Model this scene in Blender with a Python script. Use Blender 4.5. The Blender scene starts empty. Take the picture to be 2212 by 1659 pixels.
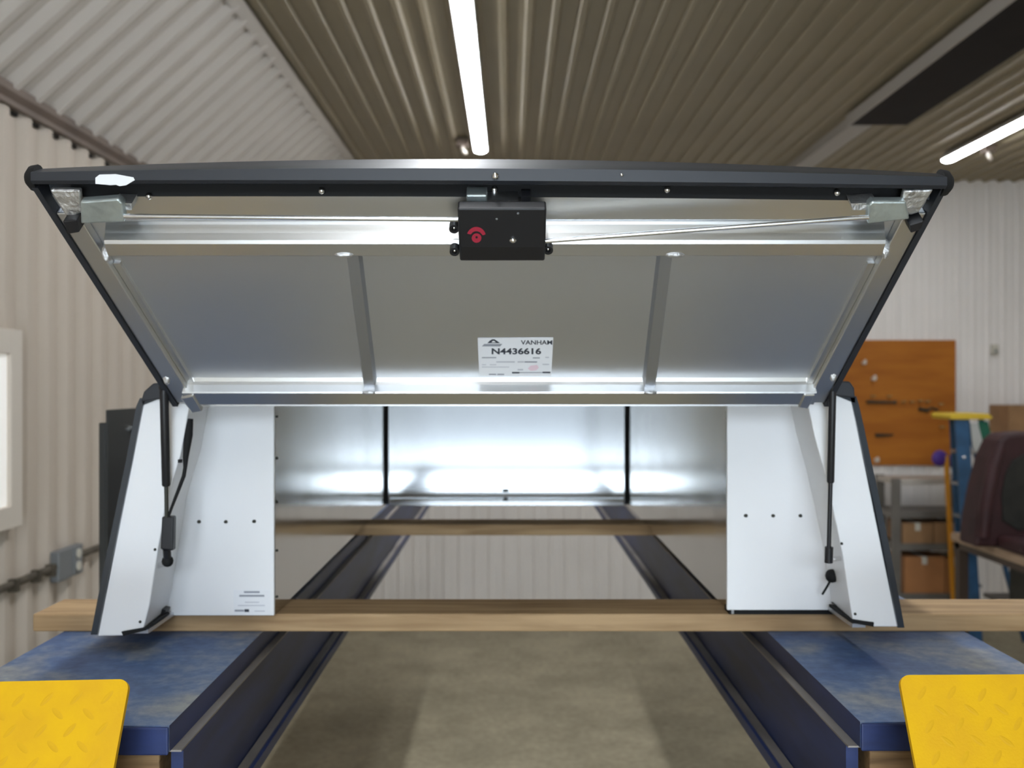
import bpy, math, random
from mathutils import Vector, Matrix, Quaternion

random.seed(7)
scene = bpy.context.scene
C = scene.collection

# ------------------------------------------------------------------ camera
F = 2100.0                 # focal length in photo pixels (2212 wide)
CX, CY = 1102.0, 826.0     # vanishing point of the room
EYE = 2.35                 # camera height above the workshop floor
cam_d = bpy.data.cameras.new('camera')
cam = bpy.data.objects.new('camera', cam_d)
C.objects.link(cam)
cam.location = (0, 0, EYE)
cam.rotation_euler = (math.pi / 2, 0, 0)
cam_d.sensor_width = 36.0
cam_d.lens = 36.0 * F / 2212.0
cam_d.shift_x = (1106.0 - CX) / 2212.0
cam_d.shift_y = -(829.5 - CY) / 2212.0
cam_d.clip_start = 0.05
cam_d.dof.use_dof = True          # the photo is focused on the near ramps and soft behind
cam_d.dof.focus_distance = 1.42
cam_d.dof.aperture_fstop = 4.5
scene.camera = cam

# ------------------------------------------------------------------ world: overcast daylight outside the open bay door
world = bpy.data.worlds.new('overcast_sky')
scene.world = world
world.use_nodes = True
bg = world.node_tree.nodes['Background']
bg.inputs['Color'].default_value = (0.76, 0.88, 1.0, 1)
bg.inputs['Strength'].default_value = 18.0

TUBE_STRENGTH = 38.0
# bay door opening behind the camera (x0, x1, top z) in wall_near at y = NEAR_Y
NEAR_Y, FAR_Y, LEFT_X, RIGHT_X = -4.2, 9.8, -2.26, 8.0
DOOR_X0, DOOR_X1, DOOR_Z = -1.20, 1.40, 3.9
pl = bpy.data.lights.new('bay_door_portal', 'AREA')
pl.shape = 'RECTANGLE'
pl.size = DOOR_X1 - DOOR_X0
pl.size_y = DOOR_Z
pl.cycles.is_portal = True
po = bpy.data.objects.new('bay_door_portal', pl)
po.location = ((DOOR_X0 + DOOR_X1) / 2, NEAR_Y - 0.05, DOOR_Z / 2)
po.rotation_euler = (math.pi / 2, 0, 0)     # -Z axis turned to +Y: into the room
C.objects.link(po)

scene.view_settings.view_transform = 'Standard'
scene.view_settings.look = 'None'
scene.view_settings.exposure = 0.0
scene.view_settings.gamma = 1.0
scene.view_settings.use_curve_mapping = False

# ------------------------------------------------------------------ helpers
def P(x, y, d):
    """photo pixel + distance -> point of the room"""
    return Vector(((x - CX) / F * d, d, EYE - (y - CY) / F * d))

class MB:
    def __init__(s):
        s.v, s.f = [], []
    def add(s, verts, faces):
        n = len(s.v)
        s.v += [Vector(p) for p in verts]
        s.f += [tuple(i + n for i in f) for f in faces]
        return s
    def box(s, a, b):
        (x0, y0, z0), (x1, y1, z1) = a, b
        x0, x1 = min(x0, x1), max(x0, x1); y0, y1 = min(y0, y1), max(y0, y1); z0, z1 = min(z0, z1), max(z0, z1)
        v = [(x0, y0, z0), (x1, y0, z0), (x1, y1, z0), (x0, y1, z0), (x0, y0, z1), (x1, y0, z1), (x1, y1, z1), (x0, y1, z1)]
        return s.add(v, [(0, 3, 2, 1), (4, 5, 6, 7), (0, 1, 5, 4), (1, 2, 6, 5), (2, 3, 7, 6), (3, 0, 4, 7)])
    def prism(s, poly, vec):
        """polygon (list of points) pushed along vec"""
        poly = [Vector(p) for p in poly]; vec = Vector(vec)
        nrm = Vector((0, 0, 0))
        for i in range(len(poly)):
            a, b = poly[i], poly[(i + 1) % len(poly)]
            nrm += a.cross(b)
        if nrm.dot(vec) > 0:
            poly = poly[::-1]
        n = len(poly)
        v = poly + [p + vec for p in poly]
        f = [tuple(range(n)), tuple(range(2 * n - 1, n - 1, -1))]
        f += [(i, i + n, (i + 1) % n + n, (i + 1) % n) for i in range(n)]
        return s.add(v, f)
    def loft(s, rings, closed=True, caps=True):
        n = len(rings[0]); base = len(s.v)
        for r in rings:
            s.v += [Vector(p) for p in r]
        for k in range(len(rings) - 1):
            for i in range(n if closed else n - 1):
                j = (i + 1) % n
                s.f.append((base + k * n + i, base + k * n + j, base + (k + 1) * n + j, base + (k + 1) * n + i))
        if caps and closed:
            s.f.append(tuple(base + i for i in range(n - 1, -1, -1)))
            s.f.append(tuple(base + (len(rings) - 1) * n + i for i in range(n)))
        return s
    def tube(s, pts, rad, n=12):
        pts = [Vector(p) for p in pts]
        if not isinstance(rad, (list, tuple)):
            rad = [rad] * len(pts)
        rings = []
        up = None
        for i, p in enumerate(pts):
            t = (pts[min(i + 1, len(pts) - 1)] - pts[max(i - 1, 0)])
            if t.length < 1e-9:
                t = Vector((0, 0, 1))
            t.normalize()
            if up is None:
                up = Vector((0, 0, 1)) if abs(t.z) < 0.9 else Vector((0, 1, 0))
            a = t.cross(up).normalized(); b = a.cross(t).normalized()
            up = b
            rings.append([p + (a * math.cos(k * 2 * math.pi / n) + b * math.sin(k * 2 * math.pi / n)) * rad[i] for k in range(n)])
        return s.loft(rings)
    def cyl(s, p0, p1, r, n=12):
        return s.tube([p0, p1], r, n)
    def ball(s, c, r, n=10, m=6, sc=(1, 1, 1)):
        c = Vector(c); rings = []
        for j in range(m + 1):
            th = math.pi * (0.02 + 0.96 * j / m)
            rings.append([c + Vector((math.sin(th) * math.cos(2 * math.pi * i / n) * r * sc[0],
                                      math.sin(th) * math.sin(2 * math.pi * i / n) * r * sc[1],
                                      math.cos(th) * r * sc[2])) for i in range(n)])
        return s.loft(rings)

def build(name, mb, mat, parent=None, bevel=0, smooth=False, kind=None):
    me = bpy.data.meshes.new(name)
    off = Vector((0, 0, 0))
    r = parent
    while r is not None:
        off += r.location
        r = r.parent
    me.from_pydata([tuple(p - off) for p in mb.v], [], mb.f)
    me.validate()
    import bmesh
    bm = bmesh.new(); bm.from_mesh(me)
    bmesh.ops.recalc_face_normals(bm, faces=bm.faces)
    bm.to_mesh(me); bm.free()
    me.materials.append(mat)
    if smooth:
        for p in me.polygons:
            p.use_smooth = True
    o = bpy.data.objects.new(name, me)
    C.objects.link(o)
    o.parent = parent
    if bevel:
        m = o.modifiers.new('bevel', 'BEVEL'); m.width = bevel; m.segments = 2; m.limit_method = 'ANGLE'; m.angle_limit = math.radians(35)
    if smooth:
        m = o.modifiers.new('split', 'EDGE_SPLIT'); m.split_angle = math.radians(40)
    if kind:
        o['kind'] = kind
    return o

def sheet(name, mb, mat, parent=None, kind=None):
    """open sheet: no normal recalculation trouble"""
    return build(name, mb, mat, parent, kind=kind)

def tag(o, label, cat, group=None):
    o['label'] = label; o['category'] = cat
    if group:
        o['group'] = group
    return o

def thing(name, label, cat, loc, group=None):
    o = bpy.data.objects.new(name, None)
    o.empty_display_size = 0.1
    C.objects.link(o); o.location = loc
    return tag(o, label, cat, group)

def copy_at(o, loc, rot=None, parent=None):
    c = o.copy(); C.objects.link(c)
    c.location = loc
    if rot is not None:
        c.rotation_euler = rot
    c.parent = parent if parent is not None else o.parent
    return c

# ------------------------------------------------------------------ materials
def nodes(name):
    m = bpy.data.materials.new(name); m.use_nodes = True
    nt = m.node_tree
    return m, nt, nt.nodes['Principled BSDF']

def mat(name, col, rough=0.5, metal=0.0, var=0.0, vscale=8.0, bump=0.0, bscale=60.0, stretch=(1, 1, 1), col2=None, coat=0.0, spec=0.5, rvar=0.0, aniso=0.0):
    m, nt, b = nodes(name)
    b.inputs['Base Color'].default_value = (*col, 1)
    b.inputs['Roughness'].default_value = rough
    b.inputs['Metallic'].default_value = metal
    b.inputs['Specular IOR Level'].default_value = spec
    if aniso:
        b.inputs['Anisotropic'].default_value = aniso
    if coat:
        b.inputs['Coat Weight'].default_value = coat
        b.inputs['Coat Roughness'].default_value = 0.15
    tc = nt.nodes.new('ShaderNodeTexCoord')
    mp = nt.nodes.new('ShaderNodeMapping'); mp.inputs['Scale'].default_value = stretch
    nt.links.new(tc.outputs['Object'], mp.inputs['Vector'])
    if var or col2 or rvar:
        n = nt.nodes.new('ShaderNodeTexNoise'); n.inputs['Scale'].default_value = vscale; n.inputs['Detail'].default_value = 6
        nt.links.new(mp.outputs['Vector'], n.inputs['Vector'])
        if var or col2:
            r = nt.nodes.new('ShaderNodeValToRGB')
            c2 = col2 if col2 else tuple(c * (1 - var) for c in col)
            r.color_ramp.elements[0].position = 0.35; r.color_ramp.elements[1].position = 0.65
            r.color_ramp.elements[0].color = (*c2, 1); r.color_ramp.elements[1].color = (*col, 1)
            nt.links.new(n.outputs['Fac'], r.inputs['Fac'])
            nt.links.new(r.outputs['Color'], b.inputs['Base Color'])
        if rvar:
            mr = nt.nodes.new('ShaderNodeMapRange')
            mr.inputs['From Min'].default_value = 0.3; mr.inputs['From Max'].default_value = 0.7
            mr.inputs['To Min'].default_value = max(0.02, rough - rvar); mr.inputs['To Max'].default_value = rough + rvar
            nt.links.new(n.outputs['Fac'], mr.inputs['Value'])
            nt.links.new(mr.outputs['Result'], b.inputs['Roughness'])
    if bump:
        n2 = nt.nodes.new('ShaderNodeTexNoise'); n2.inputs['Scale'].default_value = bscale; n2.inputs['Detail'].default_value = 4
        nt.links.new(mp.outputs['Vector'], n2.inputs['Vector'])
        bp = nt.nodes.new('ShaderNodeBump'); bp.inputs['Strength'].default_value = bump; bp.inputs['Distance'].default_value = 0.01
        nt.links.new(n2.outputs['Fac'], bp.inputs['Height'])
        nt.links.new(bp.outputs['Normal'], b.inputs['Normal'])
    return m

def mat_emit(name, col, strength):
    m, nt, b = nodes(name)
    b.inputs['Base Color'].default_value = (0.8, 0.8, 0.8, 1)
    b.inputs['Emission Color'].default_value = (*col, 1)
    b.inputs['Emission Strength'].default_value = strength
    return m

def mat_wood(name, c1, c2, along='X', scale=1.0):
    m, nt, b = nodes(name)
    tc = nt.nodes.new('ShaderNodeTexCoord')
    mp = nt.nodes.new('ShaderNodeMapping')
    s = [14 * scale] * 3
    s['XYZ'.index(along)] = 0.9 * scale
    mp.inputs['Scale'].default_value = s
    nt.links.new(tc.outputs['Object'], mp.inputs['Vector'])
    n = nt.nodes.new('ShaderNodeTexNoise'); n.inputs['Scale'].default_value = 3.0; n.inputs['Detail'].default_value = 8; n.inputs['Distortion'].default_value = 0.6
    nt.links.new(mp.outputs['Vector'], n.inputs['Vector'])
    n2 = nt.nodes.new('ShaderNodeTexNoise'); n2.inputs['Scale'].default_value = 5.0; n2.inputs['Detail'].default_value = 3
    nt.links.new(tc.outputs['Object'], n2.inputs['Vector'])
    mx = nt.nodes.new('ShaderNodeMath'); mx.operation = 'MULTIPLY_ADD'
    nt.links.new(n2.outputs['Fac'], mx.inputs[0]); mx.inputs[1].default_value = 0.35
    nt.links.new(n.outputs['Fac'], mx.inputs[2])
    r = nt.nodes.new('ShaderNodeValToRGB')
    r.color_ramp.elements[0].position = 0.48; r.color_ramp.elements[1].position = 0.82
    r.color_ramp.elements[0].color = (*c2, 1); r.color_ramp.elements[1].color = (*c1, 1)
    nt.links.new(mx.outputs['Value'], r.inputs['Fac'])
    nt.links.new(r.outputs['Color'], b.inputs['Base Color'])
    b.inputs['Roughness'].default_value = 0.7
    bp = nt.nodes.new('ShaderNodeBump'); bp.inputs['Strength'].default_value = 0.15; bp.inputs['Distance'].default_value = 0.003
    nt.links.new(n.outputs['Fac'], bp.inputs['Height']); nt.links.new(bp.outputs['Normal'], b.inputs['Normal'])
    return m

def mat_concrete():
    m, nt, b = nodes('stained_concrete')
    tc = nt.nodes.new('ShaderNodeTexCoord')
    n1 = nt.nodes.new('ShaderNodeTexNoise'); n1.inputs['Scale'].default_value = 1.6; n1.inputs['Detail'].default_value = 9; n1.inputs['Roughness'].default_value = 0.65
    n2 = nt.nodes.new('ShaderNodeTexNoise'); n2.inputs['Scale'].default_value = 22; n2.inputs['Detail'].default_value = 6
    for n in (n1, n2):
        nt.links.new(tc.outputs['Object'], n.inputs['Vector'])
    r1 = nt.nodes.new('ShaderNodeValToRGB')
    r1.color_ramp.elements[0].position = 0.32; r1.color_ramp.elements[1].position = 0.62
    r1.color_ramp.elements[0].color = (0.26, 0.225, 0.150, 1); r1.color_ramp.elements[1].color = (0.40, 0.35, 0.24, 1)
    nt.links.new(n1.outputs['Fac'], r1.inputs['Fac'])
    mx = nt.nodes.new('ShaderNodeMixRGB'); mx.blend_type = 'OVERLAY'; mx.inputs['Fac'].default_value = 0.35
    nt.links.new(r1.outputs['Color'], mx.inputs['Color1']); nt.links.new(n2.outputs['Fac'], mx.inputs['Color2'])
    nt.links.new(mx.outputs['Color'], b.inputs['Base Color'])
    b.inputs['Roughness'].default_value = 0.62
    b.inputs['Specular IOR Level'].default_value = 0.35
    return m

def mat_worn_blue():
    m, nt, b = nodes('worn_blue_paint')
    tc = nt.nodes.new('ShaderNodeTexCoord')
    n1 = nt.nodes.new('ShaderNodeTexNoise'); n1.inputs['Scale'].default_value = 5.0; n1.inputs['Detail'].default_value = 10; n1.inputs['Roughness'].default_value = 0.7
    n2 = nt.nodes.new('ShaderNodeTexNoise'); n2.inputs['Scale'].default_value = 40; n2.inputs['Detail'].default_value = 4
    for n in (n1, n2):
        nt.links.new(tc.outputs['Object'], n.inputs['Vector'])
    r = nt.nodes.new('ShaderNodeValToRGB')
    e = r.color_ramp.elements
    e[0].position = 0.28; e[0].color = (0.030, 0.060, 0.17, 1)
    e[1].position = 0.66; e[1].color = (0.23, 0.235, 0.23, 1)
    k = r.color_ramp.elements.new(0.47); k.color = (0.065, 0.12, 0.25, 1)
    nt.links.new(n1.outputs['Fac'], r.inputs['Fac'])
    mx = nt.nodes.new('ShaderNodeMixRGB'); mx.blend_type = 'OVERLAY'; mx.inputs['Fac'].default_value = 0.4
    nt.links.new(r.outputs['Color'], mx.inputs['Color1']); nt.links.new(n2.outputs['Fac'], mx.inputs['Color2'])
    nt.links.new(mx.outputs['Color'], b.inputs['Base Color'])
    b.inputs['Roughness'].default_value = 0.5
    return m

M = {}
M['alu_mirror'] = mat('polished_aluminium', (0.66, 0.65, 0.62), 0.13, 1.0, bump=0.02, bscale=5.0, rvar=0.04, vscale=4)
M['alu_bulk'] = mat('bulkhead_aluminium', (0.54, 0.55, 0.55), 0.12, 1.0, var=0.05, vscale=3)
M['alu_sheet'] = mat('mill_aluminium', (0.66, 0.67, 0.69), 0.42, 1.0, var=0.05, vscale=3, bump=0.01, bscale=300)
M['alu_frame'] = mat('extruded_aluminium', (0.72, 0.72, 0.71), 0.33, 1.0, bump=0.01, bscale=200)
M['alu_shaded'] = mat('shaded_aluminium', (0.50, 0.52, 0.56), 0.38, 1.0)  # darker than the sheet: edge shadow of the stiffeners put into the colour
M['alu_cast'] = mat('cast_aluminium', (0.74, 0.74, 0.74), 0.48, 1.0, bump=0.5, bscale=70, var=0.2, vscale=30)
M['rod'] = mat('bright_steel_rod', (0.85, 0.87, 0.9), 0.22, 1.0)
M['galv'] = mat('galvanised_steel', (0.62, 0.70, 0.70), 0.42, 0.85, var=0.25, vscale=25, bump=0.15, bscale=60)
M['chrome'] = mat('chrome', (0.85, 0.85, 0.85), 0.15, 1.0)
M['black_paint'] = mat('black_painted_aluminium', (0.020, 0.022, 0.027), 0.40, 0.0)
M['dark_outer'] = mat('dark_exterior_paint', (0.03, 0.038, 0.048), 0.25, 0.0, coat=0.6)
M['black_plastic'] = mat('black_plastic', (0.012, 0.012, 0.014), 0.42)
M['rubber'] = mat('black_rubber', (0.012, 0.012, 0.012), 0.75, spec=0.25)
M['white_paint'] = mat('white_painted_sheet', (0.86, 0.86, 0.865), 0.38, var=0.02, vscale=3)
M['paper'] = mat('white_paper', (0.82, 0.83, 0.85), 0.6)
M['ink'] = mat('black_ink', (0.03, 0.035, 0.05), 0.6)
M['ink_grey'] = mat('grey_print', (0.30, 0.31, 0.35), 0.6)
M['ink_pale'] = mat('pale_grey_print', (0.55, 0.56, 0.60), 0.6)
M['ink_pink'] = mat('pink_stamp', (0.80, 0.62, 0.68), 0.6)
M['red'] = mat('red_print', (0.42, 0.02, 0.05), 0.5)
M['blue'] = mat_worn_blue()
M['blue_side'] = mat('blue_gloss_paint', (0.020, 0.038, 0.135), 0.4, var=0.6, vscale=6, stretch=(1, 0.4, 3))
M['steel_worn'] = mat('bare_worn_steel', (0.42, 0.38, 0.34), 0.45, 0.6, var=0.4, vscale=12, stretch=(1, 0.3, 1))
M['yellow'] = mat('yellow_tread_paint', (0.72, 0.415, 0.004), 0.6, col2=(0.67, 0.37, 0.008), vscale=14, bump=0.08, bscale=250, spec=0.2)
M['yellow_lug'] = mat('worn_yellow_lug', (0.60, 0.33, 0.010), 0.6, col2=(0.70, 0.40, 0.005), vscale=9, spec=0.2)
M['plank'] = mat_wood('pine_plank', (0.47, 0.315, 0.165), (0.29, 0.175, 0.08), 'X')
M['block'] = mat_wood('old_wood_block', (0.33, 0.20, 0.09), (0.15, 0.085, 0.035), 'X', 2)
M['concrete'] = mat_concrete()
M['ground'] = mat('pale_yard_concrete', (0.75, 0.75, 0.76), 0.8, var=0.15, vscale=1.5)  # unseen ground, kept pale to bounce more daylight inside
M['reflection_blocker'] = mat('dark_blocker', (0.05, 0.05, 0.05), 0.8)  # for the added block outside, dark for its reflection
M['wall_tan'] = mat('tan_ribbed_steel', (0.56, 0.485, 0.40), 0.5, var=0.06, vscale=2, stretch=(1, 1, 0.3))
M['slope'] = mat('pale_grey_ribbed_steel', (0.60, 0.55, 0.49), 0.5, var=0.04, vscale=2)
M['ceiling'] = mat('dimmed_ribbed_ceiling_steel', (0.31, 0.258, 0.165), 0.5, var=0.08, vscale=1.2)  # whitish steel darkened: dimness and brown floor bounce put into the colour
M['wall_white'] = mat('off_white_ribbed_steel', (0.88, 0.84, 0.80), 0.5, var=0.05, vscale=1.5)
M['wall_near'] = mat('grey_bay_wall', (0.45, 0.42, 0.38), 0.6)  # one even warm grey
M['trim_brown'] = mat('brown_eave_trim', (0.17, 0.125, 0.095), 0.55, var=0.3, vscale=4)
M['dark_gap'] = mat('dark_closure_foam', (0.05, 0.045, 0.04), 0.9)
M['cream'] = mat('cream_window_trim', (0.62, 0.56, 0.48), 0.55)
M['conduit'] = mat('grimy_conduit', (0.13, 0.11, 0.08), 0.5, 0.4, var=0.4, vscale=12)
M['box_grey'] = mat('grey_electrical_box', (0.22, 0.23, 0.235), 0.5, 0.3)
M['outlet'] = mat('ivory_outlet', (0.6, 0.57, 0.48), 0.5)
M['panel_dark'] = mat('dark_grey_panel', (0.022, 0.023, 0.021), 0.5)
M['lamp_body'] = mat('white_lamp_housing', (0.7, 0.7, 0.68), 0.4)
M['tube'] = mat_emit('lit_lamp_diffuser', (0.93, 0.96, 1.0), TUBE_STRENGTH)
M['blind'] = mat_emit('daylit_window_pane', (1.0, 0.95, 0.86), 0.35)
M['heater'] = mat('dark_heater_steel', (0.012, 0.010, 0.010), 0.7, var=0.3, vscale=4, spec=0.2)
M['heater_side'] = mat('pale_heater_side', (0.36, 0.33, 0.29), 0.4)  # side edge paler than tray: its light put into the colour; flue shares it
M['pegboard'] = mat('orange_brown_hardboard', (0.47, 0.165, 0.018), 0.5, col2=(0.37, 0.118, 0.012), vscale=3, stretch=(0.5, 1, 3), spec=0.3)
M['cardboard'] = mat('cardboard', (0.36, 0.20, 0.09), 0.75, var=0.2, vscale=5)
M['cardboard2'] = mat('orange_cardboard', (0.46, 0.20, 0.07), 0.7, var=0.2, vscale=4)
M['rack'] = mat('grey_rack_steel', (0.20, 0.18, 0.155), 0.5, 0.2, var=0.2, vscale=5)
M['rack_top'] = mat('pale_shelf_steel', (0.50, 0.46, 0.40), 0.45)
M['ladder_blue'] = mat('blue_fibreglass', (0.035, 0.115, 0.24), 0.5, var=0.25, vscale=8)
M['ladder_yellow'] = mat('yellow_ladder_cap', (0.72, 0.50, 0.04), 0.5)
M['ladder_green'] = mat('green_sticker', (0.01, 0.12, 0.07), 0.5)
M['ladder_label'] = mat('pale_sticker', (0.50, 0.52, 0.50), 0.5)
M['alu_step'] = mat('step_aluminium', (0.5, 0.5, 0.5), 0.4, 1.0)
M['orange'] = mat('orange_yellow_handle', (0.72, 0.30, 0.01), 0.45)
M['purple'] = mat('purple_plastic', (0.09, 0.035, 0.30), 0.45)
M['maroon'] = mat('maroon_vinyl', (0.042, 0.010, 0.012), 0.6, var=0.35, vscale=6)
M['dark_fabric'] = mat('black_green_fabric', (0.018, 0.018, 0.014), 0.8, var=0.4, vscale=12)
M['bench_wood'] = mat_wood('bench_wood', (0.52, 0.38, 0.26), (0.33, 0.22, 0.14), 'Y')
M['bench_leg'] = mat('dark_bench_leg', (0.07, 0.045, 0.03), 0.6)
M['blue_bin'] = mat('blue_bin_plastic', (0.03, 0.05, 0.15), 0.45)
M['dark_stuff'] = mat('dark_tool_steel', (0.04, 0.04, 0.03), 0.5, 0.3)
M['brass'] = mat('dull_brass', (0.34, 0.22, 0.08), 0.45, 0.4)
M['tag_pale'] = mat('pale_tag', (0.75, 0.72, 0.65), 0.5)

# ------------------------------------------------------------------ room
CEIL = EYE + 2.03
EAVE = EYE + 1.295
RIDGE_X = -1.44
def struct(name, mb, m):
    o = build(name, mb, m)
    o['kind'] = 'structure'
    return o

def rib_profile(s0, s1, period, base, top, h):
    """list of (s, height) of a trapezoid-ribbed sheet"""
    pts = [(s0, 0.0)]
    k = 0
    s = s0 + period * 0.4
    while s + base < s1:
        pts += [(s, 0), (s + (base - top) / 2, h), (s + (base + top) / 2, h), (s + base, 0)]
        # two low stiffening beads between ribs
        g = period - base
        c = s + base + g / 2
        if g > 0.09 and c + 0.02 < s1:
            pts += [(c - 0.016, 0), (c - 0.008, h * 0.18), (c + 0.008, h * 0.18), (c + 0.016, 0)]
        s += period
    pts.append((s1, 0.0))
    return pts

def ribbed(prof, fn0, fn1, thick_fn):
    """sheet between the two profile edges, with a flat back for thickness"""
    mb = MB()
    n = len(prof)
    a = [fn0(s, h) for s, h in prof]; b = [fn1(s, h) for s, h in prof]
    mb.add(a + b, [(i, i + 1, n + i + 1, n + i) for i in range(n - 1)])
    return mb

floor = struct('floor', MB().box((LEFT_X - 0.2, NEAR_Y, -0.15), (RIGHT_X + 0.2, FAR_Y + 0.2, 0)), M['concrete'])
struct('ground', MB().box((-40, -60, -0.2), (40, NEAR_Y, -0.02)), M['ground'])
# unseen dark block, added to darken bulkhead reflections and hide low sky
struct('reflection_blocker', MB().box((-30, -29, -0.02), (30, -21, 5.0)), M['reflection_blocker'])
# left wall: ribs stand upright, run along Y
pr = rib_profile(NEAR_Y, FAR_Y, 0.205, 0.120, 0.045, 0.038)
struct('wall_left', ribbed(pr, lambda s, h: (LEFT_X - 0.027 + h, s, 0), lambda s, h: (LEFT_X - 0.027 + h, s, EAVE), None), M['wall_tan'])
# sloped ceiling between the left wall and the flat ceiling
sl = Vector((RIDGE_X - LEFT_X, 0, CEIL - EAVE)); nl = Vector((sl.z, 0, -sl.x)).normalized()
def slp(t):
    return lambda s, h: Vector((LEFT_X, s, EAVE)) + sl * t + nl * (h - 0.01)
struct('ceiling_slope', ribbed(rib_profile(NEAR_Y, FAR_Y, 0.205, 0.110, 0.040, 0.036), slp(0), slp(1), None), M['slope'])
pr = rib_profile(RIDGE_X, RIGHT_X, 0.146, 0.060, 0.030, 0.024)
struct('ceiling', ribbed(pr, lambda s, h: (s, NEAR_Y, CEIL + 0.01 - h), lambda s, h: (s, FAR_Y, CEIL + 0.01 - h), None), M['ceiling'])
pr = rib_profile(LEFT_X, RIGHT_X, 0.152, 0.050, 0.026, 0.016)
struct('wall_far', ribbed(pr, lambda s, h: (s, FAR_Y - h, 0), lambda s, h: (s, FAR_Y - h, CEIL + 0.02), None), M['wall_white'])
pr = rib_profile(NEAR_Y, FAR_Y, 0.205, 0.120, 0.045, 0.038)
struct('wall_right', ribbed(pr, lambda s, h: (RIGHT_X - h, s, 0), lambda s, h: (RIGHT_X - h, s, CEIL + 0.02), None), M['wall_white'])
nb = MB()
nb.box((LEFT_X - 0.2, NEAR_Y - 0.12, 0), (DOOR_X0, NEAR_Y, CEIL + 0.1))
nb.box((DOOR_X1, NEAR_Y - 0.12, 0), (RIGHT_X + 0.2, NEAR_Y, CEIL + 0.1))
nb.box((DOOR_X0, NEAR_Y - 0.12, DOOR_Z), (DOOR_X1, NEAR_Y, CEIL + 0.1))
struct('wall_near', nb, M['wall_near'])
# outer roof skin so that no daylight leaks in
struct('ceiling_deck', MB().box((LEFT_X - 0.3, NEAR_Y - 0.12, CEIL + 0.1), (RIGHT_X + 0.3, FAR_Y + 0.3, CEIL + 0.2)), M['wall_near'])
struct('wall_left_sheathing', MB().box((LEFT_X - 0.3, NEAR_Y, 0), (LEFT_X - 0.2, FAR_Y + 0.3, CEIL + 0.1)), M['wall_near'])
struct('wall_far_sheathing', MB().box((LEFT_X - 0.3, FAR_Y + 0.1, 0), (RIGHT_X + 0.3, FAR_Y + 0.3, CEIL + 0.1)), M['wall_near'])
struct('wall_right_sheathing', MB().box((RIGHT_X + 0.05, NEAR_Y, 0), (RIGHT_X + 0.2, FAR_Y + 0.1, CEIL + 0.1)), M['wall_near'])

# eave trim with dark closure pieces in the rib hollows below it
tr = MB()
tr.prism([(LEFT_X + 0.0, NEAR_Y, EAVE + 0.02), (LEFT_X + 0.055, NEAR_Y, EAVE + 0.03), (LEFT_X + 0.055, NEAR_Y, EAVE - 0.005), (LEFT_X + 0.03, NEAR_Y, EAVE - 0.03), (LEFT_X + 0.03, NEAR_Y, EAVE - 0.055), (LEFT_X + 0.0, NEAR_Y, EAVE - 0.055)], (0, FAR_Y - NEAR_Y, 0))
t1 = struct('trim_1', tr, M['trim_brown'])
cl0 = None
y = NEAR_Y + 0.205 * 0.4 + 0.110
while y < FAR_Y - 0.3:
    if y > 2.5:
        if cl0 is None:
            cl0 = build('closure_strip', MB().box((LEFT_X - 0.027, y + 0.015, EAVE - 0.072), (LEFT_X - 0.012, y + 0.085, EAVE - 0.0555)), M['dark_gap'], t1)
            y00 = y
        else:
            copy_at(cl0, (0, y - y00, 0))
    y += 0.205
# joint between slope and flat ceiling
struct('trim_2', MB().prism([(RIDGE_X - 0.03, NEAR_Y, CEIL - 0.05), (RIDGE_X + 0.03, NEAR_Y, CEIL - 0.018), (RIDGE_X + 0.03, NEAR_Y, CEIL), (RIDGE_X - 0.03, NEAR_Y, CEIL)], (0, FAR_Y - NEAR_Y, 0)), M['slope'])

# window in the left wall (its far jamb is in view)
wy1, wy0, wz1, wz0 = 4.385, 3.2, EYE + 0.235, EYE - 0.645
X0 = LEFT_X + 0.012
w = struct('window_1', MB().box((X0, wy0, wz0), (X0 + 0.02, wy1, wz1)), M['cream'])
fr = MB()
fr.box((X0 + 0.02, wy1 - 0.10, wz0), (X0 + 0.05, wy1, wz1))
build('window_jamb', fr, M['cream'], w, bevel=0.004)
build('window_jamb', MB().box((X0 + 0.02, wy0, wz0), (X0 + 0.05, wy0 + 0.115, wz1)), M['cream'], w, bevel=0.004)
build('window_head', MB().box((X0 + 0.02, wy0 + 0.115, wz1 - 0.11), (X0 + 0.05, wy1 - 0.10, wz1)), M['cream'], w, bevel=0.004)
build('window_sill', MB().box((X0 + 0.02, wy0 + 0.115, wz0), (X0 + 0.055, wy1 - 0.10, wz0 + 0.10)), M['cream'], w, bevel=0.004)
build('window_pane', MB().box((X0 + 0.02, wy0 + 0.115, wz0 + 0.10), (X0 + 0.03, wy1 - 0.10, wz1 - 0.11)), M['blind'], w)

# conduit and switch box on the left wall
zc = EYE - 0.905
con = thing('wall_conduit', 'grimy electrical conduit running along the tan ribbed wall', 'conduit', (LEFT_X + 0.03, 5.0, zc))
build('pipe', MB().cyl((LEFT_X + 0.03, 2.2, zc), (LEFT_X + 0.03, 4.78, zc), 0.018), M['conduit'], con, smooth=True)
build('pipe', MB().cyl((LEFT_X + 0.03, 5.0, zc + 0.01), (LEFT_X + 0.03, 8.5, zc + 0.01), 0.018), M['conduit'], con, smooth=True)
for yy in (3.2, 4.35, 4.56, 4.70, 5.9, 7.1):
    build('pipe_clip', MB().box((LEFT_X + 0.011, yy, zc - 0.035), (LEFT_X + 0.052, yy + 0.03, zc + 0.022)), M['conduit'], con)
build('junction_box', MB().box((LEFT_X + 0.011, 4.75, zc - 0.075), (LEFT_X + 0.055, 5.02, zc + 0.075)), M['box_grey'], con, bevel=0.006)
ot = build('outlet_plate', MB().box((LEFT_X + 0.055, 4.905, zc - 0.06), (LEFT_X + 0.062, 4.995, zc + 0.07)), M['box_grey'], con)
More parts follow.
